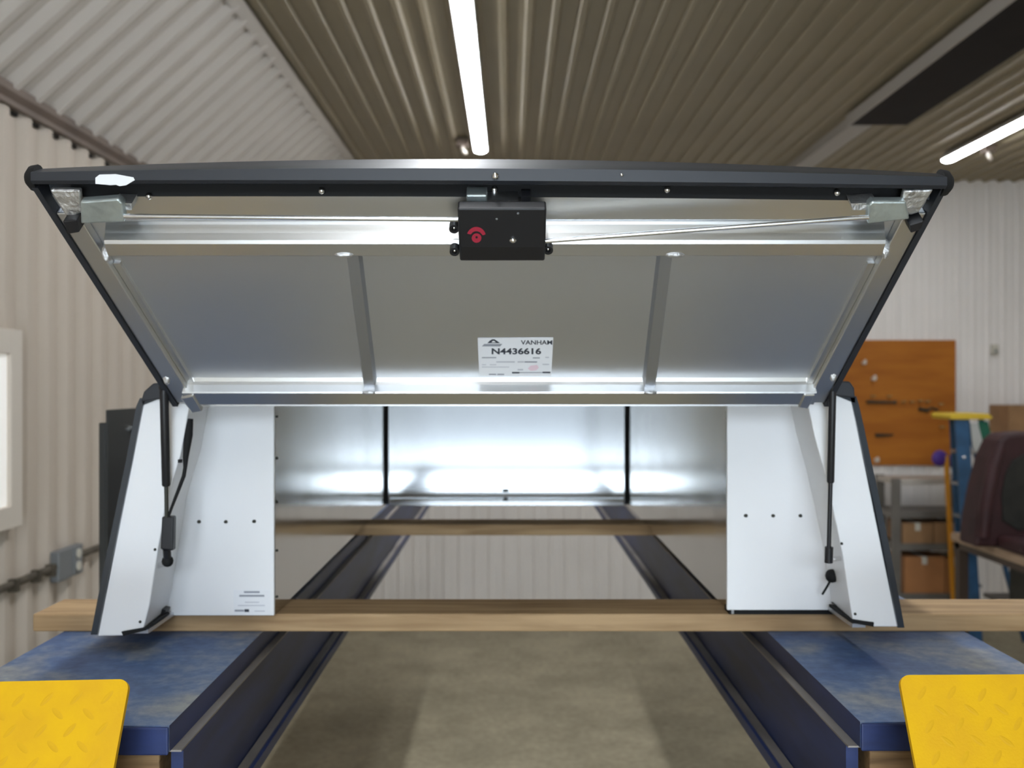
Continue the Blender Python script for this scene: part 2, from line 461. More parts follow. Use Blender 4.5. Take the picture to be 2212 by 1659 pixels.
build('socket', MB().cyl((LEFT_X + 0.06, 4.95, zc + 0.035), (LEFT_X + 0.068, 4.95, zc + 0.035), 0.024), M['outlet'], con)
build('socket', MB().cyl((LEFT_X + 0.06, 4.95, zc - 0.028), (LEFT_X + 0.068, 4.95, zc - 0.028), 0.024), M['outlet'], con)

# ------------------------------------------------------------------ lights of the shop
def lamp(x, y0, y1, label, group):
    t = thing('strip_light', label, 'light', (x, (y0 + y1) / 2, CEIL - 0.02), group)
    build('housing', MB().prism([(x - 0.035, y0, CEIL - 0.014), (x + 0.035, y0, CEIL - 0.014), (x + 0.06, y0, CEIL - 0.05), (x + 0.06, y0, CEIL - 0.068), (x - 0.06, y0, CEIL - 0.068), (x - 0.06, y0, CEIL - 0.05)], (0, y1 - y0, 0)), M['lamp_body'], t)
    rings = []
    r = 0.054
    for yy, rr in ((y0 + 0.005, r * 0.8), (y0 + 0.03, r), (y1 - 0.03, r), (y1 - 0.005, r * 0.8)):
        rings.append([(x + math.cos(a) * rr, yy, CEIL - 0.0685 - abs(math.sin(a)) * rr * 0.42) for a in [math.pi * k / 10 for k in range(11)]])
    build('diffuser', MB().loft(rings), M['tube'], t, smooth=True)
g1 = 'lit strip lights in the row over the truck cap'
lamp(-0.25, 5.82, 8.26, 'lit white strip light ending just above the open cap door', g1)
lamp(-0.25, 3.38, 5.82, 'lit white strip light at the top edge, nearest of its row over the cap', g1)
lamp(-0.25, 0.94, 3.38, 'lit white strip light directly over the cap, beyond the top of the view', g1)  # this one and the next are unseen, added to light the shop
lamp(-0.25, -1.5, 0.94, 'lit white strip light over the ramps, behind the viewer', g1)
g2 = 'lit strip lights in the row on the right'
lamp(3.86, 6.16, 8.6, 'lit white strip light at upper right above the brown pegboard', g2)
lamp(3.86, 3.72, 6.16, 'lit white strip light of the right row, just beyond the right edge', g2)  # unseen pair that carries the right row on, added for its light
lamp(3.86, 1.28, 3.72, 'lit white strip light of the right row, level with the cap', g2)

# small cord drops next to the lamp ends
for (x, y, d, lab) in ((998, 322, 8.1, 'small brown ceiling outlet beside the end of the central strip light'),
                       (2135, 340, 8.3, 'small pinkish ceiling outlet beside the end of the right strip light')):
    p = P(x, y, d); p.z = CEIL - 0.055
    t = thing('ceiling_outlet', lab, 'outlet', p)
    build('outlet_box', MB().box(p + Vector((-0.05, -0.05, -0.01)), p + Vector((0.05, 0.05, 0.043))), M['trim_brown'], t, bevel=0.006)
    build('plug', MB().tube([p + Vector((0, 0, -0.008)), p + Vector((0.01, 0, -0.05)), p + Vector((0.03, 0.02, -0.06))], 0.018, 8), M['cream'], t, smooth=True)

# dark radiant heater hanging along the ceiling on the right
h0, h1 = 2.52, 3.0
hz = CEIL - 0.085
ht = thing('ceiling_heater', 'long dark radiant heater hung along the ceiling on the right', 'heater', (2.6, 4.0, CEIL - 0.02))
build('burner_tray', MB().box((h0 + 0.03, 1.2, hz), (h1, 7.35, CEIL - 0.014)), M['heater'], ht, bevel=0.004)
build('lit_side_edge', MB().prism([(h0 + 0.015, 1.2, CEIL - 0.02), (h0 + 0.03, 1.2, hz - 0.006), (h0 + 0.045, 1.2, hz - 0.006), (h0 + 0.03, 1.2, CEIL - 0.02)], (0, 6.15, 0)), M['heater_side'], ht)
build('flue_duct', MB().box((h0 + 0.05, 7.35, CEIL - 0.09), (h0 + 0.22, 9.7, CEIL - 0.014)), M['heater_side'], ht, bevel=0.004)

# ------------------------------------------------------------------ the lift
RZ = EYE - 0.55            # runway surface
lift = thing('car_lift', 'blue four-post car lift with two worn runways and yellow ramps', 'car lift', (0, 1.56, 0))
def runway(xi, xo, y0, y1, s):
    """s = direction towards the middle of the lift"""
    mb = MB()
    mb.prism([(xi, y0, RZ), (xi, y0, RZ - 0.042), (xi - s * 0.012, y0, RZ - 0.042), (xi - s * 0.012, y0, RZ - 0.008), (xo + s * 0.012, y0, RZ - 0.008), (xo + s * 0.012, y0, RZ - 0.10), (xo, y0, RZ - 0.10), (xo, y0, RZ)], (0, y1 - y0, 0))
    o = build('runway', mb, M['blue'], lift)
    o.data.materials.append(M['blue_side'])
    for pg in o.data.polygons:
        if abs(pg.normal.x) > 0.5 or pg.normal.z < -0.5:
            pg.material_index = 1
    # front lip
    build('end_lip', MB().box((min(xi, xo), y0 - 0.006, RZ - 0.046), (max(xi, xo), y0, RZ - 0.001)), M['blue_side'], o, bevel=0.003)
    xw = xi + s * 0.016
    build('track_web', MB().prism([(xw, y0 + 0.02, RZ - 0.046), (xw, y0 + 0.02, RZ - 0.20), (xw - s * 0.02, y0 + 0.02, RZ - 0.20), (xw - s * 0.02, y0 + 0.02, RZ - 0.046)], (0, y1 - y0 - 0.04, 0)), M['blue_side'], o)
    build('track_ledge', MB().box((min(xw, xi - s * 0.012), y0 + 0.01, RZ - 0.0455), (max(xw, xi - s * 0.012), y1 - 0.02, RZ - 0.0425)), M['steel_worn'], o)
    xl = xw + s * 0.03
    build('bottom_flange', MB().box((min(xw - s * 0.3, xl), y0 + 0.02, RZ - 0.222), (max(xw - s * 0.3, xl), y1 - 0.02, RZ - 0.20)), M['blue_side'], o)
    build('track_ledge', MB().box((min(xw + s * 0.002, xl - s * 0.008), y0 + 0.02, RZ - 0.20), (max(xw + s * 0.002, xl - s * 0.008), y1 - 0.02, RZ - 0.197)), M['steel_worn'], o)
    xb0, xb1 = xi - s * 0.02, xo + s * 0.03
    build('wood_block', MB().box((min(xb0, xb1), y0 + 0.012, RZ - 0.135), (max(xb0, xb1), y0 + 0.16, RZ - 0.05)), M['block'], o, bevel=0.003)
    return o
LI, LO, RI, RO = -0.546, -0.985, 0.567, 1.003
RW1 = 7.2
runway(LI, LO, 1.557, RW1, 1)
runway(RI, RO, 1.575, RW1, -1)
for yy in (1.30, 7.22):
    for xx in (-1.80, 1.82):
        c = MB().box((xx - 0.075, yy - 0.06, 0.012), (xx + 0.075, yy + 0.06, EYE - 0.06))
        o = build('column', c, M['blue_side'], lift, bevel=0.006)
        build('base_plate', MB().box((xx - 0.16, yy - 0.16, 0), (xx + 0.16, yy + 0.16, 0.012)), M['blue_side'], o)
for yy in (1.30, 7.22):
    build('crossbeam', MB().box((-1.725, yy - 0.05, RZ - 0.325), (1.745, yy + 0.05, RZ - 0.225)), M['blue_side'], lift, bevel=0.005)
# arms that carry the runways on the near crossbeam
for xx in (-0.77, 0.79):
    build('runway_bracket', MB().box((xx - 0.12, 1.25, RZ - 0.225), (xx + 0.12, 1.64, RZ - 0.2225)), M['blue_side'], lift)

# yellow tread-plate ramps, tipped up at the runway ends
lug_me = None
def ramp(xin, xout, ztop, yaw_drop):
    """plate leaning towards the runway; inner top corner rounded"""
    global lug_me
    top = Vector((0, 1.48, ztop)); down = Vector((0, -0.06, -0.11)).normalized()
    s = 1 if xout > xin else -1
    ax = Vector((s, 0, yaw_drop)).normalized()
    nrm = ax.cross(down).normalized()
    if nrm.y > 0:
        nrm = -nrm
    o3 = Vector((xin, top.y, ztop))
    W, H, r = abs(xout - xin), 0.24, 0.016
    poly = []
    for k in range(7):
        a = math.pi / 2 * k / 6
        poly.append((r - r * math.cos(a), r - r * math.sin(a)))
    for k in range(7):
        a = math.pi / 2 * k / 6
        poly.append((W - r + r * math.sin(a), r - r * math.cos(a)))
    poly += [(W, H), (0, H)]
    pts = [o3 + ax * a + down * b for a, b in poly]
    o = build('ramp_plate', MB().prism(pts, -nrm * 0.008), M['yellow'], lift)
    o['label'] = 'yellow tread-plate ramp tipped up'
    # hinge tube below
    build('hinge_tube', MB().cyl(o3 + down * (H + 0.012), o3 + ax * W + down * (H + 0.012), 0.014), M['blue_side'], o, smooth=True)
    if lug_me is None:
        mb = MB(); n = 12
        ring0 = [(math.cos(2 * math.pi * k / n) * 0.0125, math.sin(2 * math.pi * k / n) * 0.0042, 0) for k in range(n)]
        ring1 = [(x * 0.6, yv * 0.45, 0.0005) for x, yv, z in ring0]
        mb.loft([ring0, ring1])
        tmp = build('tread_lug', mb, M['yellow_lug'], None)
        lug_me = tmp.data
        bpy.data.objects.remove(tmp)
    base = Matrix((ax if s > 0 else -ax, -down, nrm)).transposed()
    i = 0
    b = 0.028
    row = 0
    while b < H - 0.02:
        a = 0.030 + (0.0 if row % 2 == 0 else 0.0225)
        col = 0
        while a < W - 0.02:
            ja, jb = random.uniform(-0.002, 0.002), random.uniform(-0.002, 0.002)
            ang = math.radians(52 if row % 2 == 0 else -40)
            l = bpy.data.objects.new('tread_lug', lug_me); C.objects.link(l); l.parent = o
            Rm = base @ Matrix.Rotation(ang, 3, 'Z')
            l.rotation_euler = Rm.to_euler()
            l.location = o3 + ax * (a + ja) + down * (b + jb) + nrm * 0.0001 - Vector(lift.location)
            a += 0.045; col += 1
        b += 0.0225; row += 1
    return o
ramp(-0.579, -0.99, EYE - 0.4515, -0.02)
ramp(0.5915, 1.00, EYE - 0.4455, 0.006)

# planks laid across the runways
pk = build('wood_plank', MB().box((-1.053, 2.143, RZ + 0.0003), (1.45, 2.293, RZ + 0.0395)), M['plank'], None, bevel=0.004)
tag(pk, 'near pine plank laid across both blue runways under the cap opening', 'plank', 'planks under the truck cap')
pk2 = build('wood_plank', MB().box((-1.02, 3.49, RZ + 0.0003), (1.05, 3.63, RZ + 0.0395)), M['plank'], None, bevel=0.004)
tag(pk2, 'far plank laid across the runways deep below the cap', 'plank', 'planks under the truck cap')

# ------------------------------------------------------------------ the truck cap
BZ = EYE - 0.51            # underside of the cap = top of the planks
DR, DB, DF = 1.962, 2.125, 4.03
cap = thing('truck_cap', 'white truck cap with aluminium lining and its rear door propped open', 'truck cap', (-0.02, 2.15, BZ))

def pillar(poly, inner, outer_top, outer_bot, s, screws):
    """white rear pillar; s=+1 left (cap middle lies to +x)"""
    pts = [P(x, y, DR) for x, y in poly]
    o = build('rear_pillar', MB().prism(pts, (0, 0.012, 0)), M['white_paint'], cap, bevel=0.002)
    # return that runs from the pillar's inner edge back to the box end panel
    mb = MB()
    a = [P(x, y, DR) + Vector((0, 0.003, 0)) for x, y in inner]
    sh = Vector((-s * 0.022, 0, 0))
    b = [p + Vector((0, DB - DR + 0.0, 0)) + sh * 0.5 for p in a]
    n = len(a)
    th = Vector((-s * 0.006, 0, 0))
    rings = []
    for i in range(n):
        rings.append([a[i], b[i], b[i] + th, a[i] + th])
    mb.loft(rings)
    build('pillar_return', mb, M['white_paint'], o)
    return o
LP = [(311, 866), (345, 862), (412, 872), (407, 886), (390, 984), (370, 1047), (356, 1096), (351, 1135), (341, 1187), (323, 1306), (310, 1356), (266, 1364), (266, 1373), (211, 1374)]
RP = [(1838, 857), (1800, 854), (1748, 860), (1745, 873), (1760, 944), (1784, 1030), (1799, 1098), (1807, 1135), (1821, 1202), (1834, 1290), (1842, 1338), (1886, 1345), (1887, 1354), (1939, 1354)]
lp = pillar(LP, LP[2:11], None, None, 1, None)
rp = pillar(RP, RP[2:11], None, None, -1, None)

# outer side shells (dark paint) with rounded shoulder into the roof
def side_shell(px_line, s):
    mb = MB()
    rings = []
    for (x, y) in px_line:
        p = P(x, y, DR - 0.004)
        rings.append([p, p + Vector((0, DF - DR + 0.03, 0)), p + Vector((-s * 0.013, DF - DR + 0.03, 0)), p + Vector((-s * 0.013, 0, 0))])
    mb.loft(rings)
    return build('side_shell', mb, M['dark_outer'], cap, smooth=True)
side_shell([(210, 1371), (235, 1240), (262, 1110), (285, 1000), (300, 920), (308, 878), (316, 860)], 1)
side_shell([(1940, 1356), (1916, 1225), (1893, 1110), (1869, 1000), (1852, 920), (1842, 876), (1836, 856)], -1)
build('bottom_seal', MB().prism([P(262, 1365, DR - 0.005), P(312, 1357, DR - 0.005), P(314, 1362, DR - 0.005), P(266, 1374, DR - 0.005)], (0, 0.14, 0)), M['rubber'], cap)
build('bottom_seal', MB().prism([P(1840, 1339, DR - 0.005), P(1888, 1345, DR - 0.005), P(1887, 1354, DR - 0.005), P(1840, 1345, DR - 0.005)], (0, 0.14, 0)), M['rubber'], cap)
# roof shell
roof = MB()
rings = []
for yy in (DR - 0.004, DF + 0.03):
    prof = []
    xs = [-0.74, -0.70, -0.5, 0, 0.46, 0.655, 0.695]
    zs = [-0.034, -0.018, -0.006, 0.004, -0.004, -0.014, -0.03]
    prof = [(x, yy, EYE + z) for x, z in zip(xs, zs)] + [(x, yy, EYE + z - 0.012) for x, z in list(zip(xs, zs))[::-1]]
    rings.append(prof)
build('roof_shell', roof.loft(rings), M['dark_outer'], cap)
# black shoulder ends where roof and pillars meet
build('shoulder_cap', MB().prism([P(303, 868, DR - 0.01), P(310, 846, DR - 0.01), P(330, 828, DR - 0.01), P(352, 826, DR - 0.01), P(388, 850, DR - 0.01), P(385, 866, DR - 0.01), P(345, 862, DR - 0.01)], (0, 0.03, 0)), M['black_paint'], cap, bevel=0.003)
build('shoulder_cap', MB().prism([P(1848, 860, DR - 0.01), P(1846, 838, DR - 0.01), P(1836, 824, DR - 0.01), P(1800, 822, DR - 0.01), P(1775, 845, DR - 0.01), P(1772, 856, DR - 0.01), P(1800, 854, DR - 0.01)], (0, 0.03, 0)), M['black_paint'], cap, bevel=0.003)

# toolbox ends (white), inner walls, bulkhead
XL, XR = -0.516, 0.486
ZT = EYE - 0.018
def endpanel(x0, x1, zb):
    return build('box_end_panel', MB().box((x0, DB, zb), (x1, DB + 0.01, ZT)), M['white_paint'], cap, bevel=0.002)
pl_ = endpanel(-0.757, XL, BZ)
pr_ = endpanel(XR - 0.012, 0.722, BZ + 0.012)
build('base_seal', MB().box((-0.757, DB + 0.001, BZ - 0.0), (XL - 0.004, DB + 0.03, BZ + 0.004)), M['rubber'], cap)
build('base_seal', MB().box((XR - 0.004, DB + 0.012, BZ), (0.722, DB + 0.06, BZ + 0.0115)), M['rubber'], cap)
def screw_mesh():
    mb = MB(); n = 10
    mb.loft([[(math.cos(2 * math.pi * k / n) * r, yv, math.sin(2 * math.pi * k / n) * r) for k in range(n)] for yv, r in ((0, 0.0052), (-0.002, 0.0048), (-0.004, 0.0025))])
    return mb
s0 = build('screw_head', screw_mesh(), M['dark_stuff'], None, smooth=True)
smesh = s0.data; bpy.data.objects.remove(s0)
def put(name, me, parent, world, rot=None, sc=None):
    o = bpy.data.objects.new(name, me); C.objects.link(o); o.parent = parent
    r = parent; off = Vector((0, 0, 0))
    while r is not None:
        off += r.location; r = r.parent
    o.location = Vector(world) - off
    if rot is not None:
        o.rotation_euler = rot
    if sc is not None:
        o.scale = sc
    return o
for x, y in ((430, 1127), (488, 1127), (549, 1126)):
    put('screw_head', smesh, pl_, P(x, y, DB), sc=(0.85, 1, 0.75))
for x, y in ((1611, 1114), (1670, 1114), (1729, 1114)):
    put('screw_head', smesh, pr_, P(x, y, DB), sc=(0.85, 1, 0.75))
# small screws on pillars
for par, pts in ((lp, ((335, 1187), (303, 1343))), (rp, ((1818, 1174), (1847, 1326)))):
    for x, y in pts:
        put('screw_head', smesh, par, P(x, y, DR), sc=(0.55, 1, 0.55))
# inner walls of the side boxes
build('box_inner_wall', MB().box((XL - 0.006, DB + 0.0105, BZ + 0.002), (XL, DF + 0.03, ZT)), M['alu_mirror'], cap)
build('box_inner_wall', MB().box((XR, DB + 0.0105, BZ + 0.001), (XR + 0.006, DF + 0.03, ZT)), M['alu_mirror'], cap)
BT = 0.0    # the bulkhead leans forward by this much at the top
bk = build('bulkhead', MB().prism([(XL, DF, BZ + 0.004), (XL, DF + BT, ZT), (XL, DF + BT + 0.01, ZT), (XL, DF + 0.01, BZ + 0.004)], (XR - XL, 0, 0)), M['alu_bulk'], cap)
build('headliner', MB().box((XL, DR + 0.05, ZT - 0.012), (XR, DF, ZT - 0.004)), M['alu_sheet'], cap)
build('corner_seal', MB().prism([(XL, DF - 0.004, BZ + 0.004), (XL, DF + BT - 0.004, ZT - 0.013), (XL, DF + BT, ZT - 0.013), (XL, DF, BZ + 0.004)], (0.012, 0, 0)), M['rubber'], cap)
build('corner_seal', MB().prism([(XR, DF - 0.004, BZ + 0.004), (XR, DF + BT - 0.004, ZT - 0.013), (XR, DF + BT, ZT - 0.013), (XR, DF, BZ + 0.004)], (-0.012, 0, 0)), M['rubber'], cap)
zz = lambda y: EYE - (y - CY) / F * DF
build('bulkhead_rail', MB().box((XL + 0.015, DF - 0.008, zz(1092)), (XR - 0.015, DF, zz(1076))), M['alu_bulk'], bk, bevel=0.002)
build('bulkhead_rail', MB().box((XL + 0.015, DF - 0.006, zz(1066)), (XR - 0.015, DF, zz(1056))), M['alu_bulk'], bk, bevel=0.002)
for y in (1060, 1079):
    p = P(1092, y, DF - 0.009)
    build('slot_cover', MB().ball(p, 0.012, sc=(1.2, 0.4, 0.5)), M['dark_stuff'], bk, smooth=True)
# rivets along the box edges
for x, ys in ((597, (900, 990, 1085, 1190, 1290)), (1565, (895, 985, 1080, 1190, 1290))):
    for y in ys:
        xx = XL + 0.0 if x < 1000 else XR
        put('screw_head', smesh, cap, (xx, DB + 0.025, EYE - (y - CY) / F * (DB + 0.02)), rot=(0, 0, math.pi / 2 if x < 1000 else -math.pi / 2), sc=(0.6, 0.8, 0.6))
# dark corner clips at the foot of each box
build('corner_clip', MB().prism([P(322, 1328, 2.08), P(328, 1310, 2.08), P(358, 1318, 2.08), P(352, 1334, 2.08)], (0, 0.03, 0)), M['black_plastic'], cap)
build('corner_clip', MB().prism([P(1805, 1308, 2.08), P(1834, 1303, 2.08), P(1838, 1322, 2.08), P(1826, 1324, 2.08)], (0, 0.03, 0)), M['black_plastic'], cap)
# side bottom flanges (between pillar foot and box)
build('side_sill', MB().box((-0.765, DR + 0.013, BZ + 0.0), (-0.735, DB, BZ + 0.008)), M['alu_sheet'], cap)
build('side_sill', MB().box((0.695, DR + 0.013, BZ + 0.012), (0.722, DB, BZ + 0.020)), M['alu_sheet'], cap)

# warning sticker on the left box end
def sticker_lines(parent, quad_fn, lines, material_default):
    for (x0, y0, x1, y1, mm) in lines:
        build('print_line', MB().prism([quad_fn(x0, y0), quad_fn(x1, y0), quad_fn(x1, y1), quad_fn(x0, y1)], (0, -0.0003, 0)), M[mm], parent)
sf = lambda x, y: P(x, y, DB - 0.0012)
stk = build('warning_sticker', MB().prism([P(505, 1274, DB - 0.0002), P(584, 1274, DB - 0.0002), P(584, 1328, DB - 0.0002), P(505, 1328, DB - 0.0002)], (0, -0.0008, 0)), M['paper'], pl_)
stk['label'] = 'small white warning sticker with grey print'
for (x0, y0, x1, y1, mm) in [(527, 1277, 561, 1281, 'ink_grey'), (517, 1285, 571, 1289, 'ink_grey'), (529, 1300, 560, 1302, 'ink_pale'), (514, 1307, 572, 1309, 'ink_pale'), (507, 1317, 527, 1321, 'ink_grey'), (528, 1316, 538, 1322, 'ink'), (550, 1319, 572, 1321, 'ink_pale')]:
    build('print_line', MB().prism([sf(x0, y0), sf(x1, y0), sf(x1, y1), sf(x0, y1)], (0, -0.0003, 0)), M[mm], pl_)

# ---- rear door: plane from the hinge line up and out towards the viewer
HY, HZ, EY, EZ = 1.945, -0.022, 1.655, 0.316
vdir = Vector((0, EY - HY, EZ - HZ)); DL = vdir.length; vdir.normalize()
ndir = Vector((0, vdir.z * -1, vdir.y)).normalized()      # out of the lining: down and towards the viewer
if ndir.y > 0:
    ndir = -ndir
H0 = Vector((0, HY, EYE + HZ))
def D(x, y, off=0.0):
    """photo pixel -> point on the door lining raised by off"""
    ray = Vector(((x - CX) / F, 1, -(y - CY) / F)); o = Vector((0, 0, EYE))
    q = H0 + ndir * off
    t = (q - o).dot(ndir) / ray.dot(ndir)
    return o + ray * t
def UV(x, y, off=0.0):
    p = D(x, y, off) - H0
    return p.x, p.dot(vdir)
def W(u, v, n):
    return H0 + Vector((u, 0, 0)) + vdir * v + ndir * n
def dbox(u0, v0, u1, v1, n0, n1, mb=None):
    mb = mb or MB()
    return mb.prism([W(u0, v0, n0), W(u1, v0, n0), W(u1, v1, n0), W(u0, v1, n0)], ndir * (n1 - n0))

# lining sheet = the door part
q = [D(374, 850), D(1793, 838), D(2020, 428), D(98, 422)]
uL0, _ = UV(374, 850); uR0, _ = UV(1793, 838); uL1, vT = UV(100, 424); uR1, _ = UV(2020, 424)
v0d = -0.004
door = build('rear_door', MB().prism([W(uL0, v0d, 0), W(uR0, v0d, 0), W(uR1, DL + 0.005, 0), W(uL1, DL + 0.005, 0)], -ndir * 0.018), M['alu_sheet'], cap)
door['label'] = 'open aluminium-lined rear door swung up'
def dpart(name, mb, m, **k):
    return build(name, mb, M[m], door, **k)
def edge_u(side, v):
    t = (v - v0d) / (DL + 0.005 - v0d)
    return (uL0 + (uL1 - uL0) * t) if side < 0 else (uR0 + (uR1 - uR0) * t)
for s in (-1, 1):
    # black outer edge
    va, vb = v0d - 0.01, DL + 0.03
    ea, eb = edge_u(s, va), edge_u(s, vb)
    dpart('edge_trim', MB().prism([W(ea, va, -0.022), W(ea - s * 0.010, va, -0.022), W(eb - s * 0.010, vb, -0.022), W(eb, vb, -0.022)], ndir * 0.046), 'black_paint')
    # aluminium side rail with an inner step
    va, vb = -0.008, DL - 0.02
    ea, eb = edge_u(s, va) - s * 0.0105, edge_u(s, vb) - s * 0.0105
    dpart('side_rail', MB().prism([W(ea, va, 0), W(ea - s * 0.036, va, 0), W(eb - s * 0.036, vb, 0), W(eb, vb, 0)], ndir * 0.020), 'alu_frame', bevel=0.002)
    va, vb = 0.02, DL - 0.13
    ea, eb = edge_u(s, va) - s * 0.0470, edge_u(s, vb) - s * 0.0470
    dpart('side_rail_step', MB().prism([W(ea, va, 0), W(ea - s * 0.012, va, 0), W(eb - s * 0.012, vb, 0), W(eb, vb, 0)], ndir * 0.008), 'alu_frame')
# hinge rail: flat face below, bright upper face looking at the bay door
uu0, uu1 = UV(412, 865)[0], UV(1748, 860)[0]
RAIL = 0.030
vr = UV(1100, 848, RAIL)[1]
rail = MB()
pr_ring = lambda u: [W(u, vr - 0.034, 0), W(u, vr - 0.034, RAIL - 0.003), W(u, vr - 0.031, RAIL), W(u, vr - 0.002, RAIL), W(u, vr, RAIL - 0.002), W(u, vr + 0.003, 0.010), W(u, vr + 0.006, 0.004), W(u, vr + 0.013, 0)]
dpart('hinge_rail', rail.loft([pr_ring(uu0), pr_ring(uu1)]), 'alu_frame')
# cross channel behind the lock
v_a = UV(1100, 555, 0.034)[1]; v_b = UV(1100, 525, 0.034)[1]; v_c = UV(1100, 478, 0.004)[1]
cu0, cu1 = UV(232, 540, 0.03)[0], UV(1908, 535, 0.03)[0]
pr_ring = lambda u, e=0: [W(u, v_a, 0), W(u, v_a, 0.031), W(u, v_a + 0.003, 0.034), W(u, v_b - 0.002, 0.034), W(u, v_b + 0.004, 0.031), W(u, v_b + (v_c - v_b) * 0.45, 0.020), W(u, v_c - 0.004, 0.008), W(u, v_c, 0.004), W(u, v_c, 0)]
dpart('cross_channel', MB().loft([pr_ring(cu0), pr_ring(cu1)]), 'alu_frame')
# upper flange strip beside the black bar
v_d = UV(1100, 474, 0.004)[1]
dpart('upper_flange', dbox(UV(180, 450)[0], v_d, UV(1960, 450)[0], DL + 0.003, 0.0, 0.004), 'alu_frame')
# two upright stiffeners
for xa, xb in ((768, 800), (1427, 1407)):
    u_ = (UV(xa, 560)[0] + UV(xb, 835)[0]) / 2
    mb = MB()
    va, vb = vr + 0.001, v_a + 0.004
    mb.prism([W(u_ - 0.014, va, 0), W(u_ - 0.010, va, 0.017), W(u_ + 0.010, va, 0.017), W(u_ + 0.014, va, 0)], vdir * (vb - va))
    o_ = dpart('stiffener', mb, 'alu_shaded')
    dpart('weld_bead', MB().ball(W(u_, vr - 0.002, RAIL - 0.002), 0.012, sc=(1.2, 0.5, 0.4)), 'alu_cast', smooth=True)
    dpart('weld_bead', MB().ball(W(u_ - 0.012 if xa < 1000 else u_ + 0.012, v_a + 0.004, 0.033), 0.014, sc=(1.3, 0.4, 0.4)), 'alu_cast', smooth=True)
# welds at channel ends and rail ends
for x, y, n in ((230, 545, 0.028), (1912, 537, 0.028), (425, 858, 0.02), (1738, 852, 0.02), (360, 812, 0.02), (1800, 806, 0.02)):
    dpart('weld_bead', MB().ball(D(x, y, n - 0.006), 0.012, n=8, m=5, sc=(0.7, 0.6, 1.5)), 'alu_cast', smooth=True)
# end brackets of hinge rail
for pts in ([(393, 852), (420, 846), (440, 880), (418, 884)], [(1758, 845), (1735, 845), (1722, 872), (1742, 876)]):
    dpart('hinge_bracket', MB().prism([D(x, y, 0.022) for x, y in pts], ndir * 0.012), 'alu_frame', bevel=0.002)

# black bar along the free edge (crowned on top)
bar = MB(); rings = []
BL, BR = (66 - CX) / F * 1.60, (2046 - CX) / F * 1.60
bc = (BL + BR) / 2; bh = (BR - BL) / 2
NS = 24
for k in range(NS + 1):
    x = BL + (BR - BL) * k / NS
    t = ((x - bc) / bh) ** 2
    tilt = 0.004 * (x - bc) / bh
    zc_ = lambda z, cr: EYE + z - cr * t - tilt
    rings.append([(x, 1.652, zc_(0.3185, 0.004)), (x, 1.650, zc_(0.336, 0.004)), (x, 1.606, zc_(0.3275, 0.004)), (x, 1.600, zc_(0.332, 0.004)), (x, 1.600, zc_(0.352, 0.010)), (x, 1.640, zc_(0.3765, 0.020)), (x, 1.668, zc_(0.375, 0.020)), (x, 1.682, zc_(0.350, 0.012)), (x, 1.676, zc_(0.3185, 0.004))])
bar.loft(rings)
dpart('edge_bar', bar, 'black_paint', smooth=True)
# black strip under the bar, added to deepen the shade of its recess
rings = []
for k in range(NS + 1):
    x = BL + 0.045 + (BR - BL - 0.09) * k / NS
    t = ((x - bc) / bh) ** 2; tilt = 0.004 * (x - bc) / bh
    rings.append([(x, 1.6515, EYE + 0.3150 - 0.004 * t - tilt), (x, 1.6495, EYE + 0.3355 - 0.004 * t - tilt), (x, 1.6470, EYE + 0.3350 - 0.004 * t - tilt), (x, 1.6485, EYE + 0.3145 - 0.004 * t - tilt)])
dpart('recess_shade_strip', MB().loft(rings), 'rubber')
# round end caps of the bar
for xe, s in ((BL, -1), (BR, 1)):
    z_ = EYE + 0.338 - (0.004 if s > 0 else -0.004)
    dpart('bar_end_cap', MB().tube([(xe + s * 0.0, 1.63, z_), (xe + s * 0.012, 1.63, z_), (xe + s * 0.02, 1.63, z_)], [0.023, 0.021, 0.012], 14), 'rubber', smooth=True)
# screws along the bar
m_ch = build('x', MB().ball((0, 0, 0), 0.0062, n=10, m=6), M['chrome'], None, smooth=True); ch_me = m_ch.data; ch_me.name = 'screw_dome'; bpy.data.objects.remove(m_ch)
for x, y in ((322, 424), (695, 412), (1068, 409), (1441, 410), (1808, 416)):
    put('screw_dome', ch_me, door, P(x, y, 1.645))
put('screw_dome', ch_me, door, P(1070, 381, 1.598))
put('screw_dome', ch_me, door, P(1343, 378, 1.5995), sc=(0.5, 0.5, 0.5))
# torn white sticker on the bar
ts = build('torn_sticker', MB().prism([P(x, y, 1.5985) for x, y in ((206, 384), (215, 377), (250, 376), (288, 383), (291, 389), (272, 400), (258, 402), (250, 399), (238, 400), (230, 399), (206, 397))], (0, 0.0012, 0)), M['paper'], door)
ts['label'] = 'torn white sticker remnant'

# corner castings, latch plates, cams
for s, pts in ((-1, [(112, 402), (178, 404), (182, 452), (160, 462), (146, 458)]), (1, [(2012, 402), (1948, 404), (1940, 440), (1962, 458), (1980, 452)])):
    dpart('corner_gusset', MB().prism([D(x, y, 0.022) for x, y in pts], ndir * 0.012), 'alu_cast', bevel=0.003)
for pts in ([(181, 424), (262, 418), (272, 428), (276, 468), (182, 472)], [(1870, 432), (1878, 424), (1950, 424), (1958, 462), (1868, 472)]):
    o_ = dpart('latch_plate', MB().prism([D(x, y, 0.03) for x, y in pts], ndir * 0.018), 'galv', bevel=0.003)
dpart('latch_foot', MB().prism([D(x, y, 0.006) for x, y in ((258, 418), (296, 420), (296, 434), (268, 436))], ndir * 0.03), 'alu_cast')
dpart('latch_foot', MB().prism([D(x, y, 0.006) for x, y in ((1828, 420), (1884, 418), (1880, 434), (1832, 434))], ndir * 0.03), 'alu_cast')
